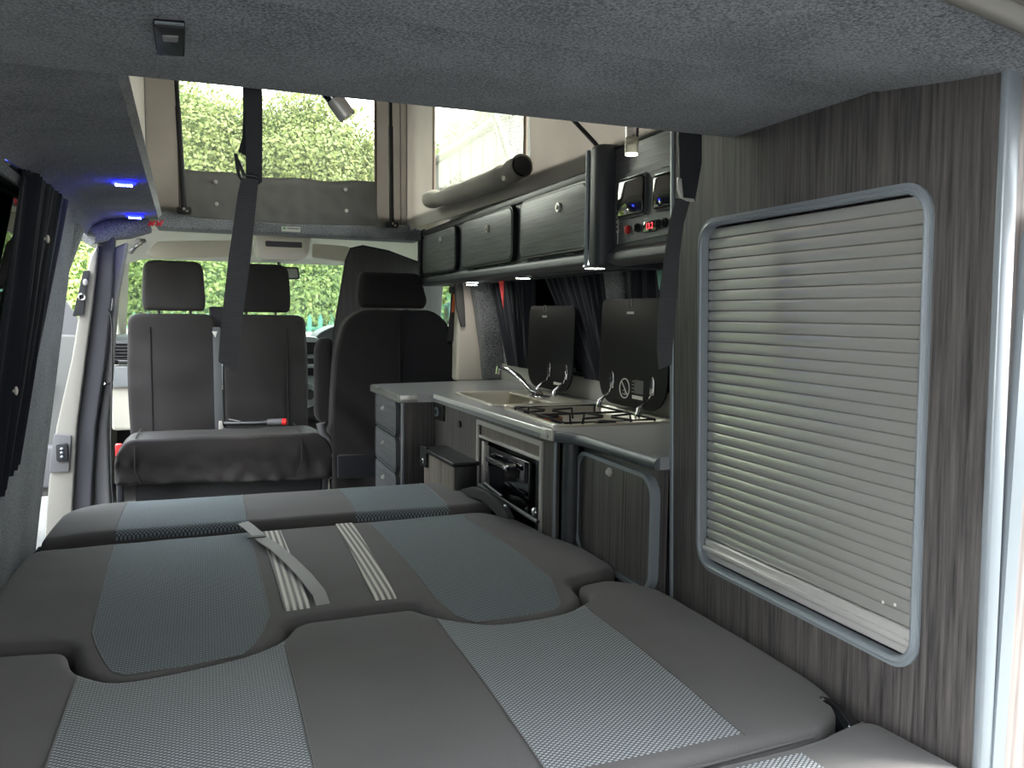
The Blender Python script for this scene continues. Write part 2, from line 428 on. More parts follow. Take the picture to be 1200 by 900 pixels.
# right wall behind the kitchen, leaning in
RW = F((1.40, 0, 0), (0, 1, 0), (-.085, 0, 1), (1, 0, .085))
wr1 = roundpoly([(2.52, .84), (3.42, .84), (3.30, 1.34), (2.50, 1.34)], .04)
wr2 = roundpoly([(1.45, .84), (2.26, .84), (2.22, 1.34), (1.45, 1.34)], .04)
bm = B(); plate(bm, [(.72, 0), (3.62, 0), (3.62, 1.5), (.72, 1.5)], [wr1, wr2], 0, .06, RW); struct('wall_right', bm, 'fleece_dark')
def pane(name, poly, fr, w, mat):
    bm = B(); prism(bm, poly, w, w+.004, fr); o = struct(name, bm, mat, smooth=0); return o
pane('window_1', win_hole, LW, .03, 'tint'); pane('window_2', wr1, RW, .03, 'tint'); pane('window_3', wr2, RW, .03, 'tint')
# black rail above the left window
bm = B(); box(bm, -.385, -.36, 1.2, 2.48, 1.385, 1.415, .006); struct('trim_3', bm, 'blackgloss')

# rear headlining and roof skin
def headl(u, v):
    X = -.45+v*1.85; pr = [(.93, 1.444), (.80, 1.446), (.70, 1.450), (.64, 1.458), (.59, 1.465)]
    t = u*(len(pr)-1); i = min(int(t), len(pr)-2); f = t-i
    y = pr[i][0]*(1-f)+pr[i+1][0]*f; z = pr[i][1]*(1-f)+pr[i+1][1]*f
    return (X, y, z-.032*min(1, (.93-y)/.2)*max(0, (X-.5)/.45)**2)
bm = B(); grid(bm, headl, 16, 20, .01); struct('ceiling_rear', bm, 'fleece')
bm = B(); plate(bm, [(-.5, .47), (1.4, .47), (1.4, 5.0), (-.5, 5.0)], [[(-.22, .69), (1.097, .69), (.936, 3.865), (-.22, 3.865)]], 1.535, 1.56); struct('ceiling', bm, 'body')
# painted rear header / tailgate frame
bm = B()
hb_ = [(-.45, 1.475), (.3, 1.468), (.55, 1.452), (.66, 1.436), (.79, 1.417), (.95, 1.385), (1.1, 1.335), (1.2, 1.27)]
tube(bm, [(x, .60, z) for x, z in hb_], .020, 12)
tube(bm, [(x, .565, z+.012) for x, z in hb_], .026, 12)
struct('trim_4', bm, 'body')
bm = B(); prism(bm, [(-.48, .42), (1.42, .42), (1.38, -.75), (-.44, -.75)], 0, .05, F((0, 0, 1.68), (1, 0, 0), (0, 1, -.22), (0, 0, 1)), .02)
tg = obj('tailgate', bm, 'body'); tag(tg, 'raised silver tailgate over the rear opening of the camper', 'tailgate')

# front beam between pop top and cab
bm = B(); prism(bm, roundpoly([(-.19, 1.455), (.99, 1.45), (.99, 1.50), (.94, 1.525), (.80, 1.512), (.4, 1.50), (-.02, 1.505), (-.13, 1.53), (-.19, 1.53)], .012), -.10, .05, FXZ(3.85), .01)
struct('beam', bm, 'fleece_dark')
st = thing('beam_sticker', 'small silver sticker on the fleece beam above the cab console', 'sticker', onY(341, 268, 3.795))
bm = B(); a = onY(330, 265, 3.796); b = onY(352, 272, 3.796); prism(bm, rr(a.x, b.x, b.z, a.z, .003), 0, .0015, FXZ(3.799)); obj('plate', bm, 'sticker', st)
bm = B(); prism(bm, [(a.x+.004, b.z+.010), (a.x+.012, b.z+.024), (a.x+.020, b.z+.010)], .0015, .0022, FXZ(3.799)); obj('logo', bm, 'green', st)
bm = B()
for i in range(6): box(bm, a.x+.026+i*.009, a.x+.032+i*.009, 3.7966, 3.7974, b.z+.011, b.z+.018)
obj('lettering', bm, 'greytrimd', st)

# cab roof lining, windscreen frame
def cabroof(u, v):
    X = -.45+v*1.72; Y = 3.93+u*1.0
    e = max(abs(X-.41)-.55, 0)
    return (X, Y, 1.478+.048*math.sin(PI*min(1, u*1.05))-.055*u**2-.35*e*e*(1+u))
bm = B(); grid(bm, cabroof, 14, 24, .02); struct('ceiling_front', bm, 'beige')
def wsf(x, s): return Vector((x, 4.93+.72*s, 1.405-.47*s))     # windscreen plane point, s 0 top..1 bottom
bm = B(); g = B()
tl, tr = (-.385, 0), (1.205, 0); bl, br = (-.475, 1), (1.295, 1)
FW = F((0, 4.93, 1.405), (1, 0, 0), (0, .72, -.47), (0, -.47, -.72))
scr = roundpoly([(-.385, .0), (1.205, .0), (1.295, 1.0), (-.475, 1.0)], .08)
plate(bm, [(-.49, -.12), (1.44, -.12), (1.5, 1.15), (-.57, 1.15)], [scr], -.03, .03, FW); struct('wall_front', bm, 'cream')
bm = B(); prism(bm, scr, 0, .005, FW); struct('window_4', bm, 'glass', smooth=0)
# firewall below windscreen, and bonnet
bm = B(); box(bm, -.6, 1.42, 5.62, 5.7, 0, .93); struct('wall_bulkhead', bm, 'dash')

# left cab side: b-pillar (painted return, seal, trim), cab wall with window opening
def pxslab(name_bm, L, R, Y, d, bev=.004):
    """slab whose left and right edges pass through the given image points on plane Y, d deep"""
    poly = [onY(x, y, Y) for x, y in L]+[onY(x, y, Y) for x, y in reversed(R)]
    prism(name_bm, [(p.x, p.z) for p in poly], 0, -d, FXZ(Y), bev)
bm = B(); pxslab(bm, [(106, 300), (95, 350), (84, 420), (66, 500), (57, 567), (52, 640)], [(115, 286), (109, 350), (100, 420), (90, 500), (86, 567), (82, 640)], 3.40, .10, .006)
# door latch plates and switch on the painted pillar
bp = struct('wall_pillar_left', bm, 'body')
bm = B(); pxslab(bm, [(114, 280), (108, 350), (99, 420), (89, 500), (85, 567), (81, 645)], [(134, 268), (131, 350), (124, 420), (112, 500), (108, 567), (106, 645)], 3.43, .08, .008)
struct('trim_5', bm, 'rubber')
bm = B(); pxslab(bm, [(133, 290), (130, 350), (126, 400), (121, 450)], [(150, 283), (138, 350), (134, 400), (131, 450)], 3.47, .07, .012); struct('trim_6', bm, 'greytrim')
bm = B(); pxslab(bm, [(121, 450), (113, 500), (108, 560), (107, 590), (116, 640)], [(131, 450), (126, 500), (128, 560), (130, 590), (134, 640)], 3.47, .07, .012); struct('trim_7', bm, 'greytrimd')
lp = thing('door_latch', 'dark latch plate with chrome ring high on the painted door pillar', 'latch', onY(95, 345, 3.385))
bm = B(); q = [onY(x, y, 3.392) for x, y in ((98, 317), (106, 317), (101, 343), (98, 369), (85, 371), (92, 343))]
prism(bm, roundpoly([(p.x, p.z) for p in q], .006), 0, .008, FXZ(3.392), .002); obj('plate', bm, 'blackmatte', lp)
c = onY(96, 348, 3.38); bm = B(); tube(bm, [c+Vector((math.cos(t)*.011, 0, math.sin(t)*.011)) for t in [i*PI/8 for i in range(16)]], .0035, 8, closed=True); obj('ring', bm, 'chrome', lp)
c = onY(100, 331, 3.38); bm = B(); ellips(bm, c, (.009, .006, .014)); obj('button', bm, 'greytrim', lp)
lp = thing('door_contact', 'black contact plate with three holes low on the painted door pillar', 'latch', onY(72, 530, 3.385))
bm = B(); q = [onY(x, y, 3.392) for x, y in ((64, 508), (84, 510), (81, 552), (58, 554), (60, 530))]
prism(bm, roundpoly([(p.x, p.z) for p in q], .006), 0, .008, FXZ(3.392), .002); obj('plate', bm, 'greytrimd', lp)
c = onY(73, 530, 3.38); bm = B(); prism(bm, rr(c.x-.02, c.x+.02, c.z-.035, c.z+.035, .01), 0, .012, FXZ(3.384), .003); obj('housing', bm, 'black', lp)
bm = B()
for dz in (-.015, 0, .015): ellips(bm, c+Vector((0, -.012, dz)), (.006, .004, .005))
obj('contact', bm, 'silver', lp)
# cab left wall (front passenger side) with wide open door aperture
CL = F((-.56, 0, 0), (0, 1, 0), (.06, 0, 1), (-1, 0, .06))
bm = B(); plate(bm, [(3.55, 0), (5.65, 0), (5.65, .98), (4.95, 1.46), (3.55, 1.46), (3.55, 1.41), (4.80, 1.41), (5.1, .9), (4.95, .12), (3.55, .12)], [], 0, .05, CL); struct('wall_cab_left', bm, 'cream')
# cab right wall with driver window
CR = F((1.40, 0, 0), (0, 1, 0), (-.085, 0, 1), (1, 0, .085))
dw = roundpoly([(3.80, .82), (5.3, .82), (4.86, 1.37), (3.82, 1.37)], .06)
bm = B(); plate(bm, [(3.6, 0), (5.65, 0), (5.65, .98), (4.95, 1.47), (3.6, 1.47)], [dw], 0, .05, CR); struct('wall_cab_right', bm, 'beige')
pane('window_5', dw, CR, .02, 'glass')
# right b pillar trims
bm = B(); pxslab(bm, [(535, 325), (537, 360), (536, 385), (535, 447)], [(556, 325), (561, 360), (567, 400), (570, 447)], 3.62, .12, .015); struct('trim_8', bm, 'cream')
bm = B(); pxslab(bm, [(553, 325), (559, 360), (566, 410), (569, 447)], [(574, 325), (585, 360), (598, 410), (606, 447)], 3.54, .07, .02); struct('trim_9', bm, 'fleece_dark')
bm = B(); pxslab(bm, [(533, 325), (535, 360), (541, 383)], [(542, 325), (545, 360), (546, 383)], 3.60, .02, .004); struct('trim_10', bm, 'greytrimd')

# opened passenger door standing outside
pd = thing('passenger_door', 'opened front passenger door seen through the side opening', 'car door', (-1.05, 4.6, .1))
bm = B(); prism(bm, roundpoly([(-1.55, .15), (-.60, .15), (-.58, .97), (-1.0, .985), (-1.55, .99)], .04), 0, .08, FXZ(4.62), .015); obj('door_panel', bm, 'doorgrey', pd)
bm = B(); plate(bm, roundpoly([(-1.55, .99), (-.58, .95), (-.60, 1.05), (-.82, 1.42), (-1.5, 1.44)], .04), [roundpoly([(-1.48, 1.02), (-.68, 1.0), (-.86, 1.36), (-1.44, 1.38)], .03)], 0, .05, FXZ(4.60)); obj('window_frame', bm, 'greytrimd', pd)
bm = B(); prism(bm, [(-1.49, 1.01), (-.67, .99), (-.85, 1.37), (-1.45, 1.39)], .02, .024, FXZ(4.60)); obj('pane', bm, 'glass', pd, smooth=0)
bm = B(); box(bm, -.95, -.72, 4.49, 4.54, .70, .74, .012); obj('door_handle', bm, 'dash', pd)
bm = B(); prism(bm, roundpoly([(-1.4, .2), (-.7, .2), (-.7, .42), (-1.4, .42)], .05), .08, .13, FXZ(4.62), .015); obj('door_pocket', bm, 'greytrimd', pd)

# ================================================================== POP TOP
RC = [(.93, 3.86), (1.09, .7)]          # right canvas line
rv = Vector((RC[1][0]-RC[0][0], RC[1][1]-RC[0][1], 0)); rl = rv.length; rv.normalize()
rn = Vector((rv.y, -rv.x, 0)); rn = rn if rn.x > 0 else -rn
FR = F((RC[0][0], RC[0][1], 0), rv, (0, 0, 1), rn)
def hr(px, py): q = hit(px, py, (RC[0][0], RC[0][1], 0), rn); return ((q-FR.o).dot(rv), q.z)
wA = [hr(510, 110), hr(508, 236), hr(622, 200), hr(617, 120)]
wA[0] = (wA[0][0], 2.2); u2 = wA[3][0]; wA[3] = (u2, 2.05)
holeR = roundpoly(wA, .03)
def ztop(Y): return 2.32-.12*(3.86-Y)/3.1
pt = thing('pop_top', 'raised pop top roof with beige canvas sides and clear windows', 'pop-top roof', (.4, 2.3, 1.535))
bm = B(); plate(bm, [(0, 1.50), (rl, 1.50), (rl, 2.2), (0, 2.32)], [holeR], 0, .003, FR); obj('side_canvas', bm, 'canvas', pt, smooth=0)
bm = B(); prism(bm, holeR, .0005, .0025, FR); obj('clear_window', bm, 'clearpl', pt, smooth=0)
bm = B()
tube(bm, [FR(wA[0][0]-.004, 1.64, -.004), FR(wA[0][0]-.004, 2.2, -.004)], .007, 8); obj('zip', bm, 'zip', pt); bm = B()
tube(bm, [FR(wA[3][0]+.004, 1.58, -.004), FR(wA[3][0], 1.9, -.004), FR(wA[3][0], 2.04, -.004)], .007, 8); obj('zip', bm, 'zip', pt)
LC = F((-.225, 0, 0), (0, 1, 0), (0, 0, 1), (-1, 0, 0))
bm = B(); plate(bm, [(.7, 1.50), (3.86, 1.50), (3.86, 2.32), (.7, 2.2)], [], 0, .003, LC); obj('side_canvas', bm, 'canvas', pt, smooth=0)
holeF = roundpoly([(-.085, 1.60), (.77, 1.60), (.77, 2.22), (-.085, 2.22)], .05)
bm = B(); plate(bm, [(-.225, 1.50), (.93, 1.50), (.93, 2.32), (-.225, 2.32)], [holeF], 0, .003, FXZ(3.86)); obj('front_canvas', bm, 'canvasf', pt, smooth=0)
bm = B(); prism(bm, holeF, .0005, .0025, FXZ(3.86)); obj('clear_window', bm, 'clearpl', pt, smooth=0)
bm = B(); tube(bm, [(.776, 3.853, 1.52), (.776, 3.853, 2.2)], .007, 8); obj('zip', bm, 'zip', pt); bm = B(); tube(bm, [(-.092, 3.853, 1.52), (-.092, 3.853, 2.2)], .006, 8); obj('zip', bm, 'zip', pt)
bm = B(); tube(bm, [(.93, 3.855, 1.5), (.93, 3.855, 2.3)], .004, 6); obj('seam', bm, 'greytrim', pt); bm = B(); tube(bm, [(-.222, 3.855, 1.5), (-.222, 3.855, 2.3)], .004, 6); obj('seam', bm, 'greytrim', pt); bm = B(); tube(bm, [(.90, 3.853, 1.5), (.895, 3.853, 2.3)], .003, 6); obj('seam', bm, 'greytrim', pt)
bm = B(); plate(bm, [(-.225, 1.5), (1.09, 1.5), (1.09, 2.2), (-.225, 2.2)], [], 0, .003, FXZ(.70)); obj('rear_canvas', bm, 'canvas', pt, smooth=0)
bm = B(); prism(bm, [(-.35, .5), (1.2, .5), (1.2, 4.05), (-.35, 4.05)], 0, .05, F((0, 0, 2.17), (1, 0, 0), (0, 1, .039), (0, 0, 1)), .02); obj('roof_shell', bm, 'body', pt)
# front flap, folded down: bulging cloth
def flapf(u, v):
    X = -.09+u*.865; top = 1.722-.012*math.sin(PI*u)-.004*math.sin(u*19); Z = 1.492+(top-1.492)*v
    bulge = .03*math.sin(PI*min(1, v*1.05))**.6+.006*wob(X*7, Z*14, 0, 1, 3)+.006*wob(X*20, Z*20, 0, 1, 5)+.01*(1-v)
    return (X+.006*(1-v)*math.sin(9*v), 3.845-bulge-.05*max(0, .15-v), Z)
bm = B(); grid(bm, flapf, 60, 18, .004)
ff = obj('window_flap', bm, 'flap', None); tag(ff, 'grey cloth flap folded down below the front pop top window', 'window flap')
for px, py in ((253, 213), (254, 239), (405, 222), (406, 247)):
    c = onY(px, py, 3.805); bm = B(); cyl(bm, c+Vector((0, .004, 0)), c+Vector((0, -.004, 0)), .0085, 14); ellips(bm, c+Vector((0, -.004, 0)), (.005, .003, .005), 1)
    obj('snap_stud', bm, 'alu', ff)
# side flap rolled up
def pr_(px, py, w): q = hit(px, py, FR(0, 0, w), rn); return q
rp = thing('rolled_window_flap', 'beige canvas flap rolled up below the side pop top window', 'window flap', pr_(560, 215, -.04))
pts = [pr_(503, 234, -.035), pr_(520, 232, -.037), pr_(545, 224, -.04), pr_(572, 214, -.042), pr_(592, 205, -.043), pr_(612, 194, -.043)]
bm = B(); n = 28; P = []
for i in range(n+1):
    t = i/n*(len(pts)-1); a = min(int(t), len(pts)-2); f = t-a; P.append(pts[a].lerp(pts[a+1], f))
rad = [.034+.002*math.sin(i*.9)*(2 if i < 6 else .4)+.002*wob(i*.4, 0)+.004*i/n-(.006 if i > 22 and i < 25 else 0) for i in range(n+1)]
tube(bm, P, rad, 18, caps=False)
tube(bm, P, [r-.003 for r in rad], 18, caps=False); obj('roll', bm, 'canvas', rp)
bm = B(); tube(bm, [P[0]+(P[0]-P[1])*.02, P[0]+(P[1]-P[0])*.1], .0335, 18); obj('binding', bm, 'zip', rp); bm = B(); tube(bm, [P[-1]+(P[-2]-P[-1])*.1, P[-1]+(P[-1]-P[-2])*.04], .0345, 18, caps=False); obj('binding', bm, 'zip', rp)
bm = B(); e0 = P[-1]; dd = (P[-1]-P[-2]).normalized(); cyl(bm, e0-dd*.02, e0+dd*.001, .030); obj('roll_core', bm, 'blackmatte', rp)
c = pr_(591, 209, -.085); bm = B(); cyl(bm, c+Vector((-.004, -.002, 0)), c+Vector((.006, .002, 0)), .008, 14); obj('snap_stud', bm, 'alu', rp)

# gas struts and feet
def strut(name, label, p, q, k_=1, grp='black gas struts of the pop top'):
    t = thing(name, label, 'strut', p, grp); p = Vector(p); q = Vector(q)
    bm = B(); cyl(bm, p, p.lerp(q, .62), .0115*k_); obj('cylinder', bm, 'blackmatte', t)
    bm = B(); cyl(bm, p.lerp(q, .62), q, .009*k_); obj('rod', bm, 'blackmatte', t)
    bm = B(); box(bm, p.x-.03, p.x+.03, p.y-.02, p.y+.02, p.z-.015, p.z+.012, .006); obj('foot', bm, 'blackmatte', t)
    bm = B(); cyl(bm, p+Vector((.0, -.03, .002)), p+Vector((0, .01, .002)), .006); cyl(bm, p+Vector((.012, -.024, -.006)), p+Vector((.012, 0, -.006)), .005); obj('bolt', bm, 'chrome', t)
strut('gas_strut', 'black gas strut at the left of the front pop top window', (-.075, 3.79, 1.535), (-.10, 3.80, 2.24))
strut('gas_strut', 'black gas strut at the right of the front pop top window', (.84, 3.79, 1.52), (.835, 3.80, 2.26))
strut('gas_strut', 'black gas strut slanting above the overhead lockers', (1.03, 1.97, 1.535), (.985, 2.32, 1.80), .55)
bm = B(); q = [hit(x, y, (1.055, 2.05, 1.53), (1, 0, 0)) for x, y in ((690, 192), (697, 181), (703, 183), (706, 190))]
prism(bm, roundpoly([(p.y, p.z) for p in q], .004), 0, .006, FYZ(1.055), .001); o = obj('roof_bracket', bm, 'white'); tag(o, 'small white bracket at the foot of the slanting gas strut', 'bracket')
# red clips on the beam at the left
for i, (px, py) in enumerate(((178, 262), (187, 262))):
    c = onY(px, py, 3.46); bm = B(); tube(bm, [c+Vector((-.012, 0, -.01)), c+Vector((-.004, -.004, .008)), c+Vector((.004, -.002, 0)), c+Vector((.012, 0, .012))], .005, 8); ellips(bm, c+Vector((.002, -.004, -.002)), (.009, .007, .009), 1)
    o = obj('clip', bm, 'red'); tag(o, ('red plastic clip under the soffit edge, the left of two', 'red plastic clip under the soffit edge, the right of two')[i], 'clip', 'red clips under the soffit edge')

# ================================================================== CEILING BED BOARD
bb = thing('roof_bed_board', 'grey fleece covered roof bed board overhead with a straight front edge', 'bed board', (.3, 1.1, 1.44))
bm = B(); prism(bm, [(-.46, .90), (.975, .885), (.96, 1.285), (-.46, 1.318)], 1.437, 1.475, FXY, .006, 2); obj('board', bm, 'fleece', bb)
q = [onZ(x, y, 1.437) for x, y in ((179, 21), (217, 24), (216, 58), (184, 56))]
bm = B(); prism(bm, roundpoly([(p.x, p.y) for p in q], .004), 1.4275, 1.437, FXY, .002); lt = obj('latch', bm, 'black', bb)
q = [onZ(x, y, 1.427) for x, y in ((190, 41), (209, 42), (208, 48), (191, 47))]
bm = B(); prism(bm, [(p.x, p.y) for p in q], 1.425, 1.4278, FXY, .001); obj('latch_button', bm, 'greytrim', lt)
q = [onZ(x, y, 1.427) for x, y in ((181, 25), (216, 28), (216, 30), (181, 27))]
bm = B(); prism(bm, [(p.x, p.y) for p in q], 1.426, 1.4278, FXY); obj('latch_edge', bm, 'silver', lt)

# hanging straps
def ribbon(bm, L, R, Y, th=.0025, bow=None):
    n = len(L); rings = []
    for i in range(n):
        y = Y+(bow[i] if bow else 0); a = onY(*L[i], y); b = onY(*R[i], y); t = Vector((0, th/2, 0))
        rings.append([a-t, b-t, b+t, a+t])
    loft(bm, rings)
s1 = thing('hanging_strap', 'black webbing strap with buckle hanging in front of the double seat', 'strap', onY(296, 98, 1.33))
bm = B(); ribbon(bm, [(285, 90), (286, 130), (288, 160), (288, 212)], [(307, 90), (307.5, 130), (307.5, 160), (307, 214)], 1.335); obj('upper_webbing', bm, 'beltup', s1)
bm = B(); ribbon(bm, [(284, 90), (285, 130), (284, 160), (279, 178)], [(303, 90), (303, 130), (300, 160), (291, 184)], 1.350); obj('return_webbing', bm, 'beltup', s1)
bm = B(); P = [onY(x, y, 1.33) for x, y in ((276, 180), (280, 205), (284, 212), (304, 214), (306, 210), (298, 206), (286, 205), (281, 192))]
tube(bm, P, .0028, 8, closed=True); obj('buckle', bm, 'darkmetal', s1)
bm = B(); ribbon(bm, [(283, 208), (279, 225), (274, 260), (268, 300), (263, 345), (258, 390), (256, 424)], [(303, 211), (301, 230), (298, 260), (294, 300), (288, 345), (282, 390), (277, 437)], 1.325, .003, [0, -.004, -.008, -.01, -.008, -.004, 0]); obj('lower_webbing', bm, 'belt', s1)
s2 = thing('hanging_strap', 'black webbing strap with pale buckle hanging beside the tall cabinet', 'strap', onY(808, 155, 1.33))
bm = B(); ribbon(bm, [(795, 148), (796, 180), (797, 230)], [(822, 150), (822, 190), (814, 237)], 1.33); obj('upper_webbing', bm, 'beltup', s2)
bm = B(); P = [onY(x, y, 1.322) for x, y in ((793, 208), (793, 222), (796, 233), (799, 232), (797, 210))]
prism(bm, [(p.x, p.z) for p in P], 0, .006, FXZ(1.322), .001); P2 = [onY(x, y, 1.322) for x, y in ((797, 232), (803, 236), (813, 237), (812, 233), (803, 232))]; prism(bm, [(p.x, p.z) for p in P2], 0, .004, FXZ(1.322), .001); obj('buckle', bm, 'alu', s2)
bm = B(); ribbon(bm, [(792, 232), (786, 255), (780, 290), (775, 330), (771, 370), (770, 410), (772, 433)], [(808, 236), (801, 262), (796, 300), (794, 340), (791, 375), (788, 405), (787, 427)], 1.32, .003, [0, -.003, -.005, -.005, -.003, 0, 0]); obj('lower_webbing', bm, 'belt', s2)

# reading spot lamps just inside the board's front edge
def spot(label, top, end, lit, R):
    t = thing('reading_spot_lamp', label, 'lamp', top); a = Vector(top); b = Vector(end); d = (b-a).normalized(); L = (b-a).length
    bm = B(); cyl(bm, a-d*.004, a+d*L*.42, R*.94, 24); tube(bm, [a+d*L*.08, a+d*L*.12], R, 24); tube(bm, [a+d*L*.2, a+d*L*.24], R, 24); obj('chrome_cap', bm, 'chrome', t)
    bm = B(); cyl(bm, a+d*L*.42, b, R, 24); obj('acrylic_body' if lit else 'chrome_body', bm, 'acrylic' if lit else 'alu', t)
    bm = B(); cyl(bm, b-d*.002, b+d*.0015, R*.9, 24); obj('lens', bm, 'lit2' if lit else 'acrylic', t)
spot('chrome reading spot lamp tilted under the board before the front window', onY(381, 100, 1.40), onY(407, 137, 1.40), False, .0155)
spot('clear reading spot lamp pointing down, its lens lit', onY(741, 147, 1.40), onY(740, 181, 1.40), True, .0135)
# blue leds in the soffit
for i, (px, py) in enumerate(((145, 214.5), (158, 253.5))):
    c = onZ(px, py, 1.447); t = thing('blue_led_lamp', ('blue led lamp in the left soffit, nearer of two', 'blue led lamp in the left soffit, farther of two')[i], 'lamp', c, 'blue led lamps in the soffit')
    bm = B(); ellips(bm, c, (.031, .031, .006), 3); obj('lens', bm, 'bluebody', t)
    bm = B()
    for kx in range(-2, 3): box(bm, c.x+kx*.009-.003, c.x+kx*.009+.003, c.y-.009, c.y+.009, c.z-.0085, c.z-.003)
    obj('diode_row', bm, 'blueled', t)

# ================================================================== BED
ZB = .50
def puff(poly, amp=.012, soft=.10):
    xs = [p[0] for p in poly]; ys = [p[1] for p in poly]; x0, x1, y0, y1 = min(xs), max(xs), min(ys), max(ys)
    def f(x, y):
        d = min(x-x0, x1-x, y-y0, y1-y); t = max(0, min(1, d/soft)); return amp*(t*(2-t)-1)
    return f
def cushion(label, poly, thick, zfn, stripes, edgecuts, bev=.03, group='sections of the fold flat bed', name='bed_cushion', cuts=.035):
    """stripes: list of polygons (x,y) where the patterned fabric shows; edgecuts: lines to slice along"""
    t = thing(name, label, 'cushion', (sum(p[0] for p in poly)/len(poly), sum(p[1] for p in poly)/len(poly), ZB-thick), group)
    bm = B(); prism(bm, poly, ZB-thick, ZB, FXY, bev, 5, 0, True)
    xs = [p[0] for p in poly]; ys = [p[1] for p in poly]
    for a, b in edgecuts: cutline(bm, a, b)
    cut(bm, 0, fr_range(min(xs), max(xs), cuts)); cut(bm, 1, fr_range(min(ys), max(ys), cuts))
    for f in bm.faces:
        c = f.calc_center_median()
        if any(inpoly(c.x, c.y, s) for s in stripes) and c.z > ZB-bev*1.5: f.material_index = 1
    for v in bm.verts:
        wgt = max(0, min(1, (v.co.z-(ZB-thick))/thick)); v.co.z += zfn(v.co.x, v.co.y)*wgt+.0015*wob(v.co.x, v.co.y, 0, 14)*wgt
    return t, bm
STR = [(-.205, .115), (.41, .705)]
# far cushion
farp = roundpoly([(-.415, 2.32), (-.40, 2.70), (.825, 2.675), (.84, 2.30)], [.03, .12, .12, .05])
def zfar(x, y): return .010*math.sin(PI*min(1, max(0, (y-2.28)/.42)))+.006-.02*max(0, (x-.75)/.15)**2-.012*max(0, (-.3-x)/.12)
cf, bm = cushion('far narrow cushion of the bed, nearest the cab seats', farp, .13, zfar, [[(-.235, 2.2), (-.235, 2.8), (.10, 2.8), (.10, 2.2)], [(.405, 2.2), (.405, 2.8), (.69, 2.8), (.69, 2.2)]], [((-.235, 0), (-.235, 3)), ((.10, 0), (.10, 3)), ((.405, 0), (.405, 3)), ((.69, 0), (.69, 3))], .04)
obj('cover', bm, ['cush', 'meshfab2'], cf, smooth=60)
for x in (-.235, .10, .405, .69):
    bm = B(); tube(bm, [(x, 2.28+.02*i, ZB+.0005-(.045 if i == 0 else .012 if i == 1 else 0)+zfar(x, 2.28+.02*i)) for i in range(2, 20)], .0018, 6); obj('seam', bm, 'cushline', cf)
# middle cushion with two tongues
yc = 1.585
midp = roundpoly([(-.425, yc+.02), (-.425, 2.24), (.78, 2.265), (.852, 2.15), (.868, 1.93), (.912, 1.83), (.925, 1.66), (.86, yc+.02), (.755, yc-.01), (.745, 1.475), (.66, 1.415), (.50, 1.405), (.425, 1.48), (.395, yc-.03), (.165, yc-.03), (.135, 1.535), (.112, 1.46), (.05, 1.415), (-.135, 1.375), (-.205, 1.44), (-.232, yc-.02)],
                 [.03, .06, .05, .06, .03, .03, .05, .03, .02, .05, .03, .05, .03, .02, .03, .02, .03, .04, .05, .05, .04])
def zmid(x, y):
    c = .012*math.sin(PI*min(1, max(0, (y-1.35)/.95)))-.012*max(0, (x-.80)/.12)**2
    if y < 1.60: c -= .006*min(1, (1.60-y)/.15)
    return c-.004
def bz(L): return [(p.x, p.y) for p in (onZ(x, y, ZB) for x, y in L)]
sp = [[(-.225, 2.4)]+bz([(133, 643), (108, 744), (112, 756), (122, 773), (131, 783), (146, 787), (215, 777), (284, 763), (299, 752), (309, 738), (316, 723)])+[(.10, 2.4)],
      [(.428, 2.4), (.43, 2.2)]+bz([(512, 704), (535, 720), (558, 726), (610, 719), (650, 712), (657, 706), (652, 694), (645, 680)])+[(.705, 2.4)]]
ec = []
for s in sp:
    for i in range(len(s)-1): ec.append((s[i], s[i+1]))
cm, bm = cushion('middle cushion of the bed with two tongues and webbing bands across', midp, .13, zmid, sp, ec, .022)
obj('cover', bm, ['cush', 'meshfab2'], cm, smooth=60)
for s in sp:
    bm = B(); P = []
    for i in range(len(s)-1):
        for kk in range(8):
            f = kk/8; x = s[i][0]*(1-f)+s[i+1][0]*f; y = s[i][1]*(1-f)+s[i+1][1]*f
            if y < 2.22: P.append((x, y, ZB+zmid(x, y)+.0005))
    tube(bm, P, .0016, 6); obj('seam', bm, 'cushline', cm)
# near cushion with cut-outs
def off(p): return p
nearp = roundpoly([(-.44, .86), (-.44, yc+.0), (-.240, yc-.038), (-.216, 1.435), (-.140, 1.362), (.055, 1.402), (.120, 1.447), (.144, 1.52), (.172, yc-.042), (.385, yc-.045), (.414, 1.468), (.495, 1.392), (.665, 1.402), (.755, 1.462), (.765, yc-.025), (.86, yc-.005), (.93, 1.50), (.945, 1.0), (.925, .93), (.84, .885)],
                  [.02, .04, .02, .04, .05, .04, .03, .02, .02, .02, .04, .05, .05, .04, .02, .03, .06, .03, .02, .02])
def znear(x, y): return .012*math.sin(PI*min(1, max(0, (y-.85)/.75)))-.010*max(0, (x-.82)/.12)**2-.004+.004*math.exp(-((y-1.45)/.06)**2)
xs4 = (-.205, .122, .408, .715)
spn = [[(-.205, .897), (-.205, 1.7), (.122, 1.7), (.122, .897)], [(.408, .905), (.408, 1.7), (.715, 1.7), (.715, .905)]]
cn, bm = cushion('near cushion of the bed, cut out around the tongues', nearp, .13, znear, spn, [((x, 0), (x, 3)) for x in xs4]+[((0, .897), (1, .897)), ((0, .905), (1, .905))], .024)
obj('cover', bm, ['cush', 'meshfab'], cn, smooth=60)
for x, y1 in ((-.205, 1.38), (.122, 1.42), (.408, 1.45), (.715, 1.40)):
    bm = B(); tube(bm, [(x, .9+(y1-.9)*i/24, ZB+.0005+znear(x, .9+(y1-.9)*i/24)) for i in range(25)], .0016, 6); obj('seam', bm, 'cush', cn)
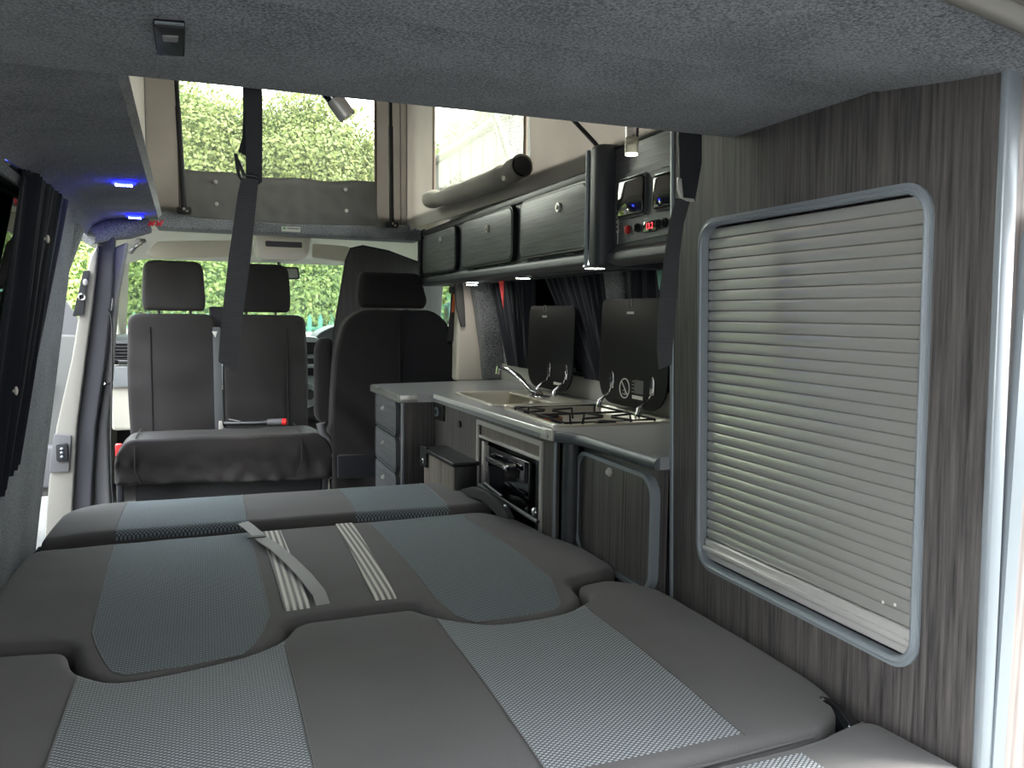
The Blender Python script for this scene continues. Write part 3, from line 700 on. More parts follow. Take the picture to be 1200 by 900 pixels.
bm = B(); tube(bm, [(x_, .862+max(0, x_-.3)*.045, ZB-.014+znear(x_, .88)) for x_ in [-.42+.05*k_ for k_ in range(26)]], .0028, 6); obj('piping', bm, 'cush', cn)
# hindmost cushion
lastp = roundpoly([(-.44, .42), (-.44, .845), (.80, .868), (.93, .90), (.955, .88), (.965, .42)], [.03, .04, .05, .02, .03, .03])
def zlast(x, y): return .010*math.sin(PI*min(1, max(0, (y-.4)/.5)))-.008-.010*max(0, (x-.85)/.12)**2
spl = [[(-.205, .3), (-.205, .825), (.122, .825), (.122, .3)], [(.50, .3), (.50, .84), (.765, .84), (.765, .3)]]
cl_, bm = cushion('hindmost cushion of the bed at the open tailgate', lastp, .13, zlast, spl, [((x, 0), (x, 3)) for x in (-.205, .122, .50, .765)]+[((0, .825), (1, .825)), ((0, .84), (1, .84))], .03)
obj('cover', bm, ['cush', 'meshfab'], cl_, smooth=60)
bm = B(); tube(bm, [(.84+i*.01, .868+.002*i, ZB-.012) for i in range(9)], .0025, 6); obj('piping', bm, 'cush', cl_)
# bed base under the cushions
bm = B(); box(bm, -.40, .80, .5, 2.6, 0, ZB-.15, .01); o = obj('storage_box', bm, 'fleece_dark'); tag(o, 'carpeted bed base box under the cushions', 'bed base')
# webbing bands on the middle cushion
def band(label, x0, x1, y0, y1, dx):
    t = thing('webbing_band', label, 'strap', (x0, y0, ZB), 'ribbed webbing bands on the bed'); bm = B()
    def fn(u, v):
        y = y0+(y1-y0)*v; x = x0+(x1-x0)*u+dx*v
        z = ZB+zmid(x, y)+.004
        if v < .06: z = ZB+zmid(x, y)+.004-.016*((.06-v)/.06)**1.5
        return (x, y, z)
    grid(bm, fn, 12, 24, .003); obj('webbing', bm, 'webgrey', t)
band('ribbed webbing band on the bed, crossed by the loose pull strap', .137, .187, 1.572, 2.215, -.006)
band('ribbed webbing band on the bed, the right one with nothing across', .316, .362, 1.568, 2.235, .018)
# loose pull strap
P = [(.085, 2.235, .525), (.10, 2.19, .522), (.125, 2.08, .519), (.15, 1.98, .522), (.175, 1.86, .521), (.195, 1.74, .521), (.21, 1.64, .516), (.218, 1.56, .485)]
t = thing('pull_strap', 'loose light grey pull strap lying slantwise over a webbing band', 'strap', P[0]); bm = B(); rings = []
for i, p in enumerate(P):
    w = .0135; rings.append([Vector(p)+Vector((-w, -.005, .0-.001)), Vector(p)+Vector((w, .005, .002)), Vector(p)+Vector((w, .005, .0045)), Vector(p)+Vector((-w, -.005, .0015))])
loft(bm, rings); obj('webbing', bm, 'webgreysm', t)
bm = B(); box(bm, .09, .135, 2.085, 2.105, .5225, .5255, .001); obj('stitching', bm, 'beltgrey', t)

# small hardware at the bed
t = thing('bed_pivot', 'black bed hinge disc between the cushions and the shutter cabinet', 'hinge', onZ(975, 833, .47))
c = onZ(972, 838, .475); bm = B()
tube(bm, [c+Vector((.0, -.05+.1*i/8, -.012+.026*math.sin(PI*i/8))) for i in range(9)], .012, 12); box(bm, c.x-.012, c.x+.03, c.y-.06, c.y+.06, c.z-.04, c.z+.004, .006); obj('cover', bm, 'blackgloss', t)
bm = B(); cyl(bm, c+Vector((-.02, 0, -.01)), c+Vector((.02, 0, -.01)), .02); obj('pivot', bm, 'darkmetal', t)
c = onX(47, 648, -.42); t = thing('bed_catch', 'chrome bed catch in the corner by the left wall', 'catch', c); bm = B()
tube(bm, [c+Vector((-.01, -.03, .0)), c+Vector((0, 0, .012)), c+Vector((.015, .02, 0)), c+Vector((.02, -.01, -.01))], .006, 8); obj('lever', bm, 'chrome', t)
bm = B(); box(bm, c.x-.02, c.x+.03, c.y-.03, c.y+.03, c.z-.035, c.z-.005, .004); obj('bracket', bm, 'blackmatte', t)

# ================================================================== TALL CABINET WITH ROLLER SHUTTER
TX = lambda z: .965-.0316*(z-.5)
TF = F((TX(0), 0, 0), (0, 1, 0), (-.0316, 0, 1), (-1, 0, -.0316))   # u=Y v=Z w towards aisle
tn = Vector((-1, 0, -.0316))
def tp(px, py): q = hit(px, py, TF.o, tn); return (q.y, q.z)
y0t, y1t = .735, 1.485
tc = thing('tall_cabinet', 'tall dark wood grain cabinet with roller shutter at the rear right', 'cabinet', (1.1, 1.1, 0))
hole = [tp(818, 658), tp(1064, 784), tp(1102, 212), tp(823, 262)]
hy0 = (hole[1][0]+hole[2][0])/2; hy1 = (hole[0][0]+hole[3][0])/2; hz0 = (hole[0][1]+hole[1][1])/2; hz1 = (hole[2][1]+hole[3][1])/2
bm = B(); plate(bm, [(y0t, .0), (y1t, 0), (y1t, 1.50), (y0t, 1.455)], [rr(hy0, hy1, hz0, hz1, .045)], 0, -.018, TF); obj('front_panel', bm, 'wood_v', tc)
bm = B(); plate(bm, rr(hy0-.006, hy1+.006, hz0-.006, hz1+.006, .05), [rr(hy0+.009, hy1-.009, hz0+.009, hz1-.009, .038)], .004, -.012, TF); 
obj('shutter_frame', bm, 'silver', tc)
bm = B(); P = [TF(a, b, .004) for a, b in rr(hy0+.003, hy1-.003, hz0+.003, hz1-.003, .045)]; tube(bm, P, .0045, 8, closed=True); obj('frame_lip', bm, 'silver', tc)
# slats
nsl = 31; bm = B(); sy0, sy1 = hy0+.01, hy1-.01; zz0, zz1 = hz0+.055, hz1-.012; pitch = (zz1-zz0)/nsl; g = []
prof = []
for i in range(nsl):
    z = zz0+i*pitch
    prof += [(z, -.017), (z+.0012, -.0135), (z+pitch*.3, -.0118), (z+pitch*.7, -.0118), (z+pitch-.0012, -.0135)]
prof.append((zz1, -.017))
gg = B(); va = [gg.verts.new(TF(sy0, a, b)) for a, b in prof]; vb = [gg.verts.new(TF(sy1, a, b)) for a, b in prof]
for i in range(len(prof)-1): gg.faces.new((va[i], vb[i], vb[i+1], va[i+1]))
tmp(bm, gg); obj('roller_shutter', bm, 'slat', tc, smooth=30)
bm = B(); prism(bm, [(sy0, hz0+.014), (sy1, hz0+.014), (sy1, hz0+.055), (sy0, hz0+.055)], -.016, -.006, TF, .003); prism(bm, [(sy0, hz0+.030), (sy1, hz0+.030), (sy1, hz0+.042), (sy0, hz0+.042)], -.01, .0005, TF, .003); obj('shutter_end_bar', bm, 'slat_bar', tc)
bm = B()
for a, b in (tp(1078, 244), tp(1028, 707), tp(1042, 710)): ellips(bm, TF(a, b, -.0115), (.0008, .003, .003), 1)
obj('paint_chip', bm, 'white', tc)
# near corner trim, far edge trim, end face with its framed hatch
bm = B(); prism(bm, [(y0t-.012, 0), (y0t+.001, 0), (y0t+.001, 1.452), (y0t-.012, 1.452)], -.022, .003, TF, .004); obj('corner_trim', bm, 'silver', tc)
bm = B(); prism(bm, [(y1t-.004, 0), (y1t+.008, 0), (y1t+.008, 1.50), (y1t-.004, 1.50)], -.020, .004, TF, .004); obj('corner_trim', bm, 'silver', tc)
EF = FXZ(y0t-.002)
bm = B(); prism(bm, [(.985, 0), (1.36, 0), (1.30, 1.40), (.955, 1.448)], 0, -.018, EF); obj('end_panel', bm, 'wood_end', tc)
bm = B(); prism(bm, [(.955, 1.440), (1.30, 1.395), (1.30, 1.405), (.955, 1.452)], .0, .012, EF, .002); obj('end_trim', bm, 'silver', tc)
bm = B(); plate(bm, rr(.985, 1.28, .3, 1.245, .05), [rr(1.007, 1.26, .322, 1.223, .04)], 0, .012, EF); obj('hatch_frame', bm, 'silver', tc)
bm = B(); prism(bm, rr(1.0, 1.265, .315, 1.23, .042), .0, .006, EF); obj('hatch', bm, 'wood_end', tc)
bm = B(); box(bm, .98, 1.30, y1t-.018, y1t, 0, 1.48); obj('far_panel', bm, 'wood_v', tc)

# ================================================================== KITCHEN
ZW = .79
kit = thing('kitchen_unit', 'dark wood grain kitchen unit with oven, fridge and drawers', 'kitchen unit', (1.1, 2.4, 0))
ka = Vector((.872, 1.93, 0)); kb = Vector((.822, 2.95, 0)); ku = (kb-ka).normalized(); kw = Vector((-ku.y, ku.x, 0)); kw = kw if kw.x < 0 else -kw
KF = F(ka, ku, (0, 0, 1), kw); kl = (kb-ka).length
def kp(px, py, w=0): q = hit(px, py, ka+kw*w, kw); return ((q-ka).dot(ku), q.z)
# oven opening
o1, o2, o3 = kp(560, 492), kp(637, 517), kp(637, 612)
ou0, ou1, oz1, oz0 = o2[0], o1[0], (o1[1]+o2[1])/2, .395
bm = B(); plate(bm, [(0, 0), (kl, 0), (kl, ZW-.03), (0, ZW-.03)], [[(ou0+.012, oz0), (ou1-.012, oz0), (ou1-.012, oz1-.01), (ou0+.012, oz1-.01)]], 0, -.016, KF); obj('front_panel', bm, 'wood_v', kit)
bm = B(); cyl(bm, Vector((.905, 1.90, 0)), Vector((.905, 1.90, ZW-.03)), .022, 20); obj('corner_post', bm, 'railgrey', kit)
bm = B(); cyl(bm, KF(-.012, 0, .004), KF(-.012, ZW-.03, .004), .004, 12); obj('corner_trim', bm, 'silver', kit)
# near side panel with lift-up door
sF = FYZ(.938)
bm = B(); prism(bm, [(1.495, 0), (1.885, 0), (1.885, ZW-.03), (1.495, ZW-.03)], 0, -.016, sF); obj('front_panel', bm, 'wood_v', kit)
def sp_(px, py, X=.93): q = onX(px, py, X); return (q.y, q.z)
bm = B(); dr = rr(1.512, 1.905, .475, .735, .045); prism(bm, rr(1.512, 1.885, .478, .735, .045), 0, .014, sF, .004); dd_ = obj('cupboard_door', bm, 'wood_v', kit)
bm = B(); plate(bm, rr(1.500, 1.893, .468, .745, .052), [rr(1.512, 1.885, .478, .735, .045)], 0, .020, sF); obj('door_trim', bm, 'silver', dd_)
def knob(parent, c, d, r=.011, name='lock_knob'):
    bm = B(); c = Vector(c); d = Vector(d); cyl(bm, c, c+d*.006, r, 18); cyl(bm, c+d*.006, c+d*.012, r*.6, 14); return obj(name, bm, 'alu', parent)
a = sp_(716, 553, .924); knob(dd_, (.924, a[0], a[1]), (-1, 0, 0))
# drawers stack, face towards the aisle at X=.69
dF = FYZ(.692)
bm = B(); box(bm, .692, .84, 2.95, 3.40, 0, ZW-.03); obj('drawer_carcass', bm, 'wood_v', kit)
bm = B(); box(bm, .690, .70, 2.944, 2.952, 0, ZW-.03, .002); obj('edge_trim', bm, 'silver', kit)
for z0, z1 in ((.632, .755), (.49, .612), (.345, .47)):
    bm = B(); prism(bm, rr(2.985, 3.365, z0, z1, .022), 0, .016, dF, .005); d = obj('drawer', bm, 'wood_h', kit)
    bm = B(); plate(bm, rr(2.977, 3.373, z0-.007, z1+.007, .028), [rr(2.985, 3.365, z0, z1, .022)], 0, .017, dF); obj('drawer_trim', bm, 'greypl', d)
    knob(d, (.676, 3.20, z1-.045), (-1, 0, 0), .010)
# body behind
bm = B(); box(bm, .96, 1.33, 1.5, 3.55, 0, .60); obj('carcass', bm, 'blackmatte', kit)
# socket and keyhole
a = kp(514, 483, .008); bm = B(); prism(bm, rr(a[0]-.05, a[0]+.045, a[1]-.03, a[1]+.03, .006), 0, .008, KF, .002); s_ = obj('switch_plate', bm, 'black', kit)
bm = B(); cyl(bm, KF(a[0]+.015, a[1], .008), KF(a[0]+.015, a[1], .015), .018); obj('socket_ring', bm, 'silver', s_)
bm = B(); cyl(bm, KF(a[0]+.015, a[1], .014), KF(a[0]+.015, a[1], .016), .011); obj('socket_hole', bm, 'blackmatte', s_)
a = kp(538, 497, .004); bm = B(); cyl(bm, KF(a[0], a[1], 0), KF(a[0], a[1], .005), .012); obj('socket', bm, 'black', kit)
# fridge door, standing proud of the face
fw = .085
f1, f2 = kp(497, 527, fw), kp(533, 548, fw); fu1, fu0, fz1 = f1[0], f2[0], (f1[1]+f2[1])/2
bm = B(); prism(bm, [(fu0, .1), (fu1, .1), (fu1, fz1), (fu0, fz1)], .002, fw-.004, KF, .003); fd = obj('fridge_door', bm, 'black', kit)
bm = B(); prism(bm, [(fu0+.008, .12), (fu1-.004, .12), (fu1-.004, fz1-.006), (fu0+.008, fz1-.006)], fw-.004, fw+.001, KF); obj('door_face', bm, 'wood_warm_sheen', fd)  # beige tone paints in the light this face reflects
bm = B(); prism(bm, [(fu0-.01, fz1), (fu1+.01, fz1), (fu1+.01, fz1+.014), (fu0-.01, fz1+.014)], .0, fw+.010, KF, .003); obj('top_rail', bm, 'black', fd)
bm = B(); prism(bm, rr(fu1-.055, fu1+.015, fz1-.055, fz1+.02, .004), fw-.002, fw+.012, KF, .003); h_ = obj('handle', bm, 'black', fd)
bm = B(); prism(bm, rr(fu1-.045, fu1-.005, fz1-.042, fz1-.022, .005), fw+.012, fw+.019, KF, .003); obj('push_button', bm, 'chrome', h_)

# worktop with cut-outs for sink and hob
sinkh = rr(.905, 1.235, 2.50, 2.96, .05); hobh = rr(.915, 1.285, 1.985, 2.44, .05)
wt = thing('worktop', 'grey laminate worktop with silver front edge along the kitchen', 'worktop', (1.1, 2.5, ZW))
wo = roundpoly([(.672, 3.43), (.685, 2.945), (.815, 2.925), (.857, 1.945), (.912, 1.865), (.93, 1.492), (1.33, 1.492), (1.335, 3.54)], [.01, .02, .01, .015, .03, 0, 0, .02])
bm = B(); plate(bm, wo, [sinkh, hobh], ZW-.028, ZW); obj('top', bm, 'worktop', wt)
def strip(bm, pts, z0, z1, th):
    for i in range(len(pts)-1):
        p = Vector((*pts[i], 0)); q = Vector((*pts[i+1], 0)); d = (q-p).normalized(); n = Vector((-d.y, d.x, 0)); n = n if n.x < 0 else -n
        fr = F(p, d, (0, 0, 1), n); prism(bm, [(0, z0), ((q-p).length, z0), ((q-p).length, z1), (0, z1)], 0, th, fr, .003)
bm = B(); strip(bm, [(.815, 2.925), (.857, 1.945)], ZW-.014, ZW+.003, .007); obj('front_edge', bm, 'edgebright', wt)
bm = B(); strip(bm, [(.669, 3.43), (.682, 2.945)], ZW-.03, ZW+.001, .005); prism(bm, [(.68, ZW-.03), (.815, ZW-.03), (.815, ZW+.001), (.68, ZW+.001)], 0, .005, FXZ(2.94), .002); obj('side_edge', bm, 'worktopedge', wt)
bm = B(); tube(bm, [(.93, 1.495, ZW-.016), (.916, 1.84, ZW-.016), (.905, 1.875, ZW-.016), (.862, 1.94, ZW-.016)], .0145, 14); obj('rounded_edge', bm, 'edgerail', wt)
bm = B(); prism(bm, rr(-.02, .05, ZW-.026, ZW+.006, .003), .012, .020, KF, .002); cyl(bm, KF(.01, ZW-.01, .02), KF(.01, ZW-.01, .023), .004); obj('end_cap', bm, 'alu', wt)
# upstand
bm = B(); prism(bm, roundpoly([(1.50, ZW), (3.62, ZW), (3.62, ZW+.075), (1.50, ZW+.08)], [0, 0, .03, 0]), 0, .02, FYZ(1.335), .003); o = obj('upstand', bm, 'upstand'); tag(o, 'pale grey upstand behind the sink and hob', 'upstand')

# oven
ov = thing('oven', 'built in oven with black glass door and silver frame', 'oven', KF((ou0+ou1)/2, oz0))
bm = B(); plate(bm, [(ou0, oz0-.01), (ou1, oz0-.01), (ou1, oz1), (ou0, oz1)], [[(ou0+.014, oz0), (ou1-.014, oz0), (ou1-.014, oz1-.014), (ou0+.014, oz1-.014)]], 0, .006, KF); obj('frame', bm, 'alu', ov)
zb = oz1-.058
bm = B(); prism(bm, [(ou0+.014, zb+.01), (ou1-.014, zb+.01), (ou1-.014, oz1-.014), (ou0+.014, oz1-.014)], -.012, -.006, KF); obj('fascia', bm, 'wood_warm_sheen', ov)
bm = B(); prism(bm, [(ou0+.014, zb), (ou1-.014, zb), (ou1-.014, zb+.009), (ou0+.014, zb+.009)], -.012, .002, KF, .001); obj('trim_strip', bm, 'alu', ov)
bm = B(); prism(bm, [(ou0+.11, oz0-.01), (ou1-.05, oz0-.01), (ou1-.05, zb-.02), (ou0+.11, zb-.02)], -.024, -.008, KF, .003); dr_ = obj('door', bm, 'blackgloss', ov)
bm = B(); tube(bm, [KF(ou1-.12, zb-.045, -.008), KF(ou1-.14, zb-.05, .02), KF(ou1-.30, zb-.05, .024), KF(ou0+.22, zb-.05, .02), KF(ou0+.20, zb-.045, -.008)], .009, 10); obj('handle', bm, 'chrome', dr_)
bm = B(); box(bm, 0, .001, 0, .001, 0, .001); bm.free()
bm = B(); prism(bm, [(ou0+.014, oz0), (ou0+.11, oz0), (ou0+.11, zb), (ou0+.014, zb)], -.05, -.03, KF); obj('oven_controls', bm, 'greytrimd', ov)
for dz in (.06, .14):
    bm = B(); cyl(bm, KF(ou0+.05, zb-dz, -.03), KF(ou0+.05, zb-dz, -.01), .02); obj('control_knob', bm, 'black', ov)
bm = B(); prism(bm, [(ou1-.048, oz0), (ou1-.030, oz0), (ou1-.030, zb-.01), (ou1-.048, zb-.01)], -.02, -.002, KF, .002); obj('side_rail', bm, 'alu', ov)
bm = B(); prism(bm, [(ou0-.02, .3), (ou1, .3), (ou1, oz1-.01), (ou0-.02, oz1-.01)], -.08, -.06, KF); obj('cavity_back', bm, 'blackmatte', ov)
# black folding bed bracket lying at the foot of the oven
t = thing('bed_bracket', 'black folding bed bracket with slim bar before the oven', 'bracket', onX(570, 585, .80))
bp = [(537, 573, .78), (560, 571, .80), (585, 583, .82), (600, 597, .83)]
P = [onX(a, b, c) for a, b, c in ((537, 575, .77), (562, 570, .79), (590, 584, .81), (603, 600, .82))]
bm = B(); g = B()
pl = [onX(x, y, .80) for x, y in ((536, 575), (560, 570), (575, 575), (596, 592), (604, 608), (590, 604), (572, 586), (548, 580))]
prism(bm, [(p.y, p.z) for p in pl], 0, .02, FYZ(.80), .003); obj('arm', bm, 'blackmatte', t)
bm = B(); tube(bm, [onX(562, 568, .815), onX(595, 590, .82), onX(630, 612, .825)], .006, 8); tube(bm, [onX(568, 566, .815), onX(588, 582, .82)], .004, 8); obj('bar', bm, 'darkmetal', t)
bm = B(); c = onX(592, 596, .79); ellips(bm, c, (.008, .012, .012), 2); obj('pivot_knob', bm, 'chrome', t)
bm = B(); c = onX(626, 600, .83); ellips(bm, c, (.008, .015, .013), 2); obj('pivot_knob', bm, 'chrome', t)

# sink
sk = thing('sink', 'stainless steel sink basin with folded up glass lid', 'sink', (1.07, 2.73, ZW))
bm = B()
def ring(r, z, sh=0): return [Vector((x, y, z)) for x, y in r]
def bowl(bm, R, depth):
    x0, x1, y0, y1 = R
    loft(bm, [ring(rr(x0-.012, x1+.012, y0-.012, y1+.012, .055), ZW+.001), ring(rr(x0-.010, x1+.010, y0-.010, y1+.010, .055), ZW+.006), ring(rr(x0+.006, x1-.006, y0+.006, y1-.006, .045), ZW+.005),
              ring(rr(x0+.012, x1-.012, y0+.012, y1-.012, .045), ZW-.006), ring(rr(x0+.02, x1-.02, y0+.02, y1-.02, .05), ZW-depth+.015), ring(rr(x0+.04, x1-.04, y0+.04, y1-.04, .05), ZW-depth)], False, True)
bowl(bm, (.905, 1.235, 2.50, 2.96), .12); obj('basin', bm, 'steel', sk)
bm = B(); prism(bm, rr(1.12, 1.235, 2.505, 2.955, .04), ZW-.002, ZW+.006, FXY, .002); obj('tap_ledge', bm, 'steel', sk)
bm = B(); cyl(bm, (1.02, 2.7, ZW-.119), (1.02, 2.7, ZW-.115), .028); obj('drain', bm, 'chrome', sk)
def lid(parent, y0, y1, z1, X, label=None):
    fr = FYZ(X); bm = B(); lean = F((X, 0, ZW), (0, 1, 0), (.03, 0, 1), (-1, 0, .03))
    prism(bm, roundpoly([(y0, .02), (y1, .02), (y1, z1-ZW), (y0, z1-ZW)], [.11, .11, .035, .035], 8), 0, .006, lean, .001)
    l = obj('glass_lid', bm, 'lid', parent); return l, lean
def hinge(parent, lean, y):
    bm = B(); prism(bm, roundpoly([(y-.012, .07), (y+.012, .07), (y+.012, .115), (y, .128), (y-.012, .115)], .006), .006, .010, lean, .001)
    for dy in (-.01, .01):
        P = [lean(y, .075, .010), lean(y, .055, .016), lean(y+dy*.4, .045, .035), lean(y+dy, .03, .05), lean(y+dy, .006, .055), lean(y+dy, -.004, .052)]
        tube(bm, P, .0038, 8)
    return obj('hinge', bm, 'chrome', parent)
l, ln = lid(sk, 2.615, 3.05, 1.135, 1.25)
for px in (645, 665): q = hit(px, 452, ln.o, ln.w); hinge(sk, ln, q.y)
q = hit(655, 450, ln.o, ln.w); bm = B(); prism(bm, [(q.y-.035, q.z-ZW-.004), (q.y+.035, q.z-ZW-.004), (q.y+.035, q.z-ZW+.006), (q.y-.035, q.z-ZW+.006)], .006, .0068, ln); obj('printed_label', bm, 'white', l)
def lidmark(l, ln, px, py):
    q = hit(px, py, ln.o, ln.w); v = q.z-ZW
    bm = B(); tube(bm, [ln(q.y+.012*math.cos(i*PI/6), v+.02+.014*math.sin(i*PI/6), .0066) for i in range(-2, 9)], .0015, 6); obj('emblem', bm, 'greytrim', l)
    bm = B(); prism(bm, [(q.y-.022, v-.014), (q.y+.022, v-.014), (q.y+.022, v-.006), (q.y-.022, v-.006)], .006, .0068, ln); obj('printed_label', bm, 'white', l)
lidmark(l, ln, 640, 368)
tp_ = thing('tap', 'chrome kitchen tap with folded spout at the sink', 'tap', (1.18, 2.70, ZW))
b0 = onZ(632, 466, ZW+.006); tip = onX(585, 430, 1.12)
bm = B(); prism(bm, rr(b0.x-.03, b0.x+.03, b0.y-.05, b0.y+.05, .02), ZW+.006, ZW+.016, FXY, .004); obj('base', bm, 'chrome', tp_)
bm = B(); kn = onX(608, 442, 1.14); tube(bm, [b0+Vector((0, 0, .01)), onX(625, 460, 1.165), kn, onX(598, 435, 1.13), tip], [.016, .013, .0115, .0105, .0105], 14); obj('spout', bm, 'chrome', tp_)
bm = B(); cyl(bm, tip+Vector((0, 0, .004)), tip+Vector((-.003, .004, -.028)), .0135, 18); obj('nozzle', bm, 'chrome', tp_)

# hob
hb = thing('gas_hob', 'stainless gas hob with black pan supports and raised glass lid', 'hob', (1.1, 2.2, ZW))
bm = B(); bowl(bm, (.915, 1.285, 1.985, 2.44), .035); obj('tray', bm, 'steel', hb)
for (x, y, r) in ((1.02, 2.31, .045), (1.13, 2.12, .038)):
    bm = B(); cyl(bm, (x, y, ZW-.034), (x, y, ZW-.016), r); cyl(bm, (x, y, ZW-.016), (x, y, ZW-.008), r*.72); b_ = obj('burner', bm, 'blackmatte', hb)
    bm = B(); tube(bm, [(x+r*.95*math.cos(i*PI/10), y+r*.95*math.sin(i*PI/10), ZW-.018) for i in range(20)], .004, 6, closed=True); obj('burner_ring', bm, 'copper', b_)
    for ang in (0, PI/2):
        bm = B(); dx, dy = math.cos(ang+.3), math.sin(ang+.3)
        for sgn in (-1, 1):
            tube(bm, [(x+sgn*dx*.02, y+sgn*dy*.02, ZW+.006), (x+sgn*dx*.10, y+sgn*dy*.10, ZW+.006), (x+sgn*dx*.105, y+sgn*dy*.105, ZW-.028)], .0035, 8)
        obj('pan_support', bm, 'blackmatte', hb)
bm = B(); P = [(.945, 2.02, ZW+.006), (1.235, 2.02, ZW+.006), (1.235, 2.41, ZW+.006), (.945, 2.41, ZW+.006)]; tube(bm, P, .0035, 8, closed=True)
for p in P: cyl(bm, p, (p[0], p[1], ZW-.03), .0035, 8)
tube(bm, [(.945, 2.21, ZW+.006), (1.235, 2.21, ZW+.006)], .0035, 8); obj('pan_frame', bm, 'blackmatte', hb)
l, ln = lid(hb, 1.995, 2.43, 1.155, 1.262)
for px, py in ((719, 465), (766, 475)): q = hit(px, py, ln.o, ln.w); hinge(hb, ln, q.y)
lidmark(l, ln, 741, 363)
q = hit(734, 455, ln.o, ln.w); v = q.z-ZW; bm = B(); tube(bm, [ln(q.y+.031*math.cos(i*PI/14), v+.031*math.sin(i*PI/14), .0068) for i in range(28)], .002, 6, closed=True)
tube(bm, [ln(q.y+.021, v+.021, .0068), ln(q.y-.021, v-.021, .0068)], .0018, 6)
tube(bm, [ln(q.y+.012, v-.018, .0068), ln(q.y-.008, v-.02, .0068), ln(q.y-.004, v-.006, .0068), ln(q.y+.01, v-.008, .0068)], .0012, 6); obj('warning_symbol', bm, 'white', l)
q = hit(750, 454, ln.o, ln.w); v = q.z-ZW; bm = B(); prism(bm, [(q.y-.03, v-.02), (q.y+.025, v-.02), (q.y+.025, v+.022), (q.y-.03, v+.022)], .006, .0066, ln); obj('printed_block', bm, 'greytrimd', l)
bm = B(); prism(bm, [(q.y-.03, v-.038), (q.y+.035, v-.038), (q.y+.035, v-.027), (q.y-.03, v-.027)], .006, .0068, ln); obj('printed_label', bm, 'white', l)
bm = B()
for i in range(4): prism(bm, [(q.y+.028, v+.015-i*.011), (q.y+.040, v+.015-i*.011), (q.y+.040, v+.018-i*.011), (q.y+.028, v+.018-i*.011)], .006, .0068, ln)
obj('printed_lines', bm, 'greytrim', l)

# ================================================================== OVERHEAD LOCKERS
LX = 1.0; lk = thing('overhead_locker', 'row of dark overhead lockers with three flap doors', 'locker', (1.1, 2.9, 1.24))
lF = FYZ(LX)
bm = B(); box(bm, LX+.012, 1.285, 1.96, 3.80, 1.245, 1.488); obj('carcass', bm, 'greypl', lk)
bm = B(); prism(bm, [(1.96, 1.25), (3.80, 1.25), (3.80, 1.488), (1.96, 1.488)], -.014, .0, lF, .002); obj('face_frame', bm, 'railgrey', lk)
bm = B(); prism(bm, [(1.96, 1.472), (3.80, 1.472), (3.80, 1.495), (1.96, 1.495)], -.01, .008, lF, .003); obj('top_rail', bm, 'wood_h', lk)
bm = B(); box(bm, LX-.002, 1.12, 1.96, 3.80, 1.488, 1.500, .003); obj('top_shelf', bm, 'fleece', lk)
bm = B(); prism(bm, roundpoly([(LX-.020, 1.242), (LX+.01, 1.232), (LX+.05, 1.232), (LX+.05, 1.262), (LX-.002, 1.278), (LX-.016, 1.265)], .006), 0, 1, F((0, 1.92, 0), (1, 0, 0), (0, 0, 1), (0, 1.90, 0)), 0); obj('bottom_rail', bm, 'railgrey', lk)
bm = B(); prism(bm, roundpoly([(1.235, 1.235), (LX-.016, 1.235), (LX-.022, 1.27), (LX-.018, 1.485), (LX, 1.502), (1.235, 1.502)], .01), 0, .012, FXZ(3.83), .004); obj('end_panel', bm, 'black', lk)
bm = B(); tube(bm, [(LX-.018, 3.812, 1.245), (LX-.018, 3.812, 1.49), (LX+.01, 3.812, 1.502)], .009, 10); obj('end_trim', bm, 'railgrey', lk)
for y0, y1, kx, ky in ((3.215, 3.74, 517, 281), (2.555, 3.115, 572, 268), (1.985, 2.475, 655, 243)):
    z0, z1 = 1.287, 1.464
    bm = B(); prism(bm, rr(y0, y1, z0, z1, .03), .001, .022, lF, .004); d = obj('locker_door', bm, 'wood_h', lk)
    bm = B(); plate(bm, rr(y0-.006, y1+.006, z0-.006, z1+.006, .034), [rr(y0, y1, z0, z1, .03)], .001, .018, lF); obj('door_trim', bm, 'black', d)
    q = onX(kx, ky, LX-.022); bm = B(); cyl(bm, q, q+Vector((-.006, 0, 0)), .014, 20); cyl(bm, q+Vector((-.006, 0, 0)), q+Vector((-.010, 0, 0)), .007, 14); obj('lock_knob', bm, 'alu', d)
    for yy in (y0+.12, y1-.12):
        bm = B(); box(bm, LX-.012, LX+.004, yy-.03, yy+.03, z0-.014, z0-.008, .002); obj('hinge', bm, 'darkmetal', d)
# rounded post between the lockers and the control locker
bm = B(); prism(bm, roundpoly([(1.885, LX-.035), (1.955, LX-.035), (1.955, LX+.2), (1.885, LX+.2)], [.03, .03, 0, 0], 6), 1.228, 1.548, F((0, 0, 0), (0, 1, 0), (1, 0, 0), (0, 0, 1)), .012, 3); po = obj('locker_post', bm, 'railgrey'); tag(po, 'rounded black upright post between lockers and control panel', 'post')
bm = B(); tube(bm, [(LX-.032, 1.957, 1.235), (LX-.032, 1.957, 1.54)], .006, 10); obj('post_trim', bm, 'silver', po)
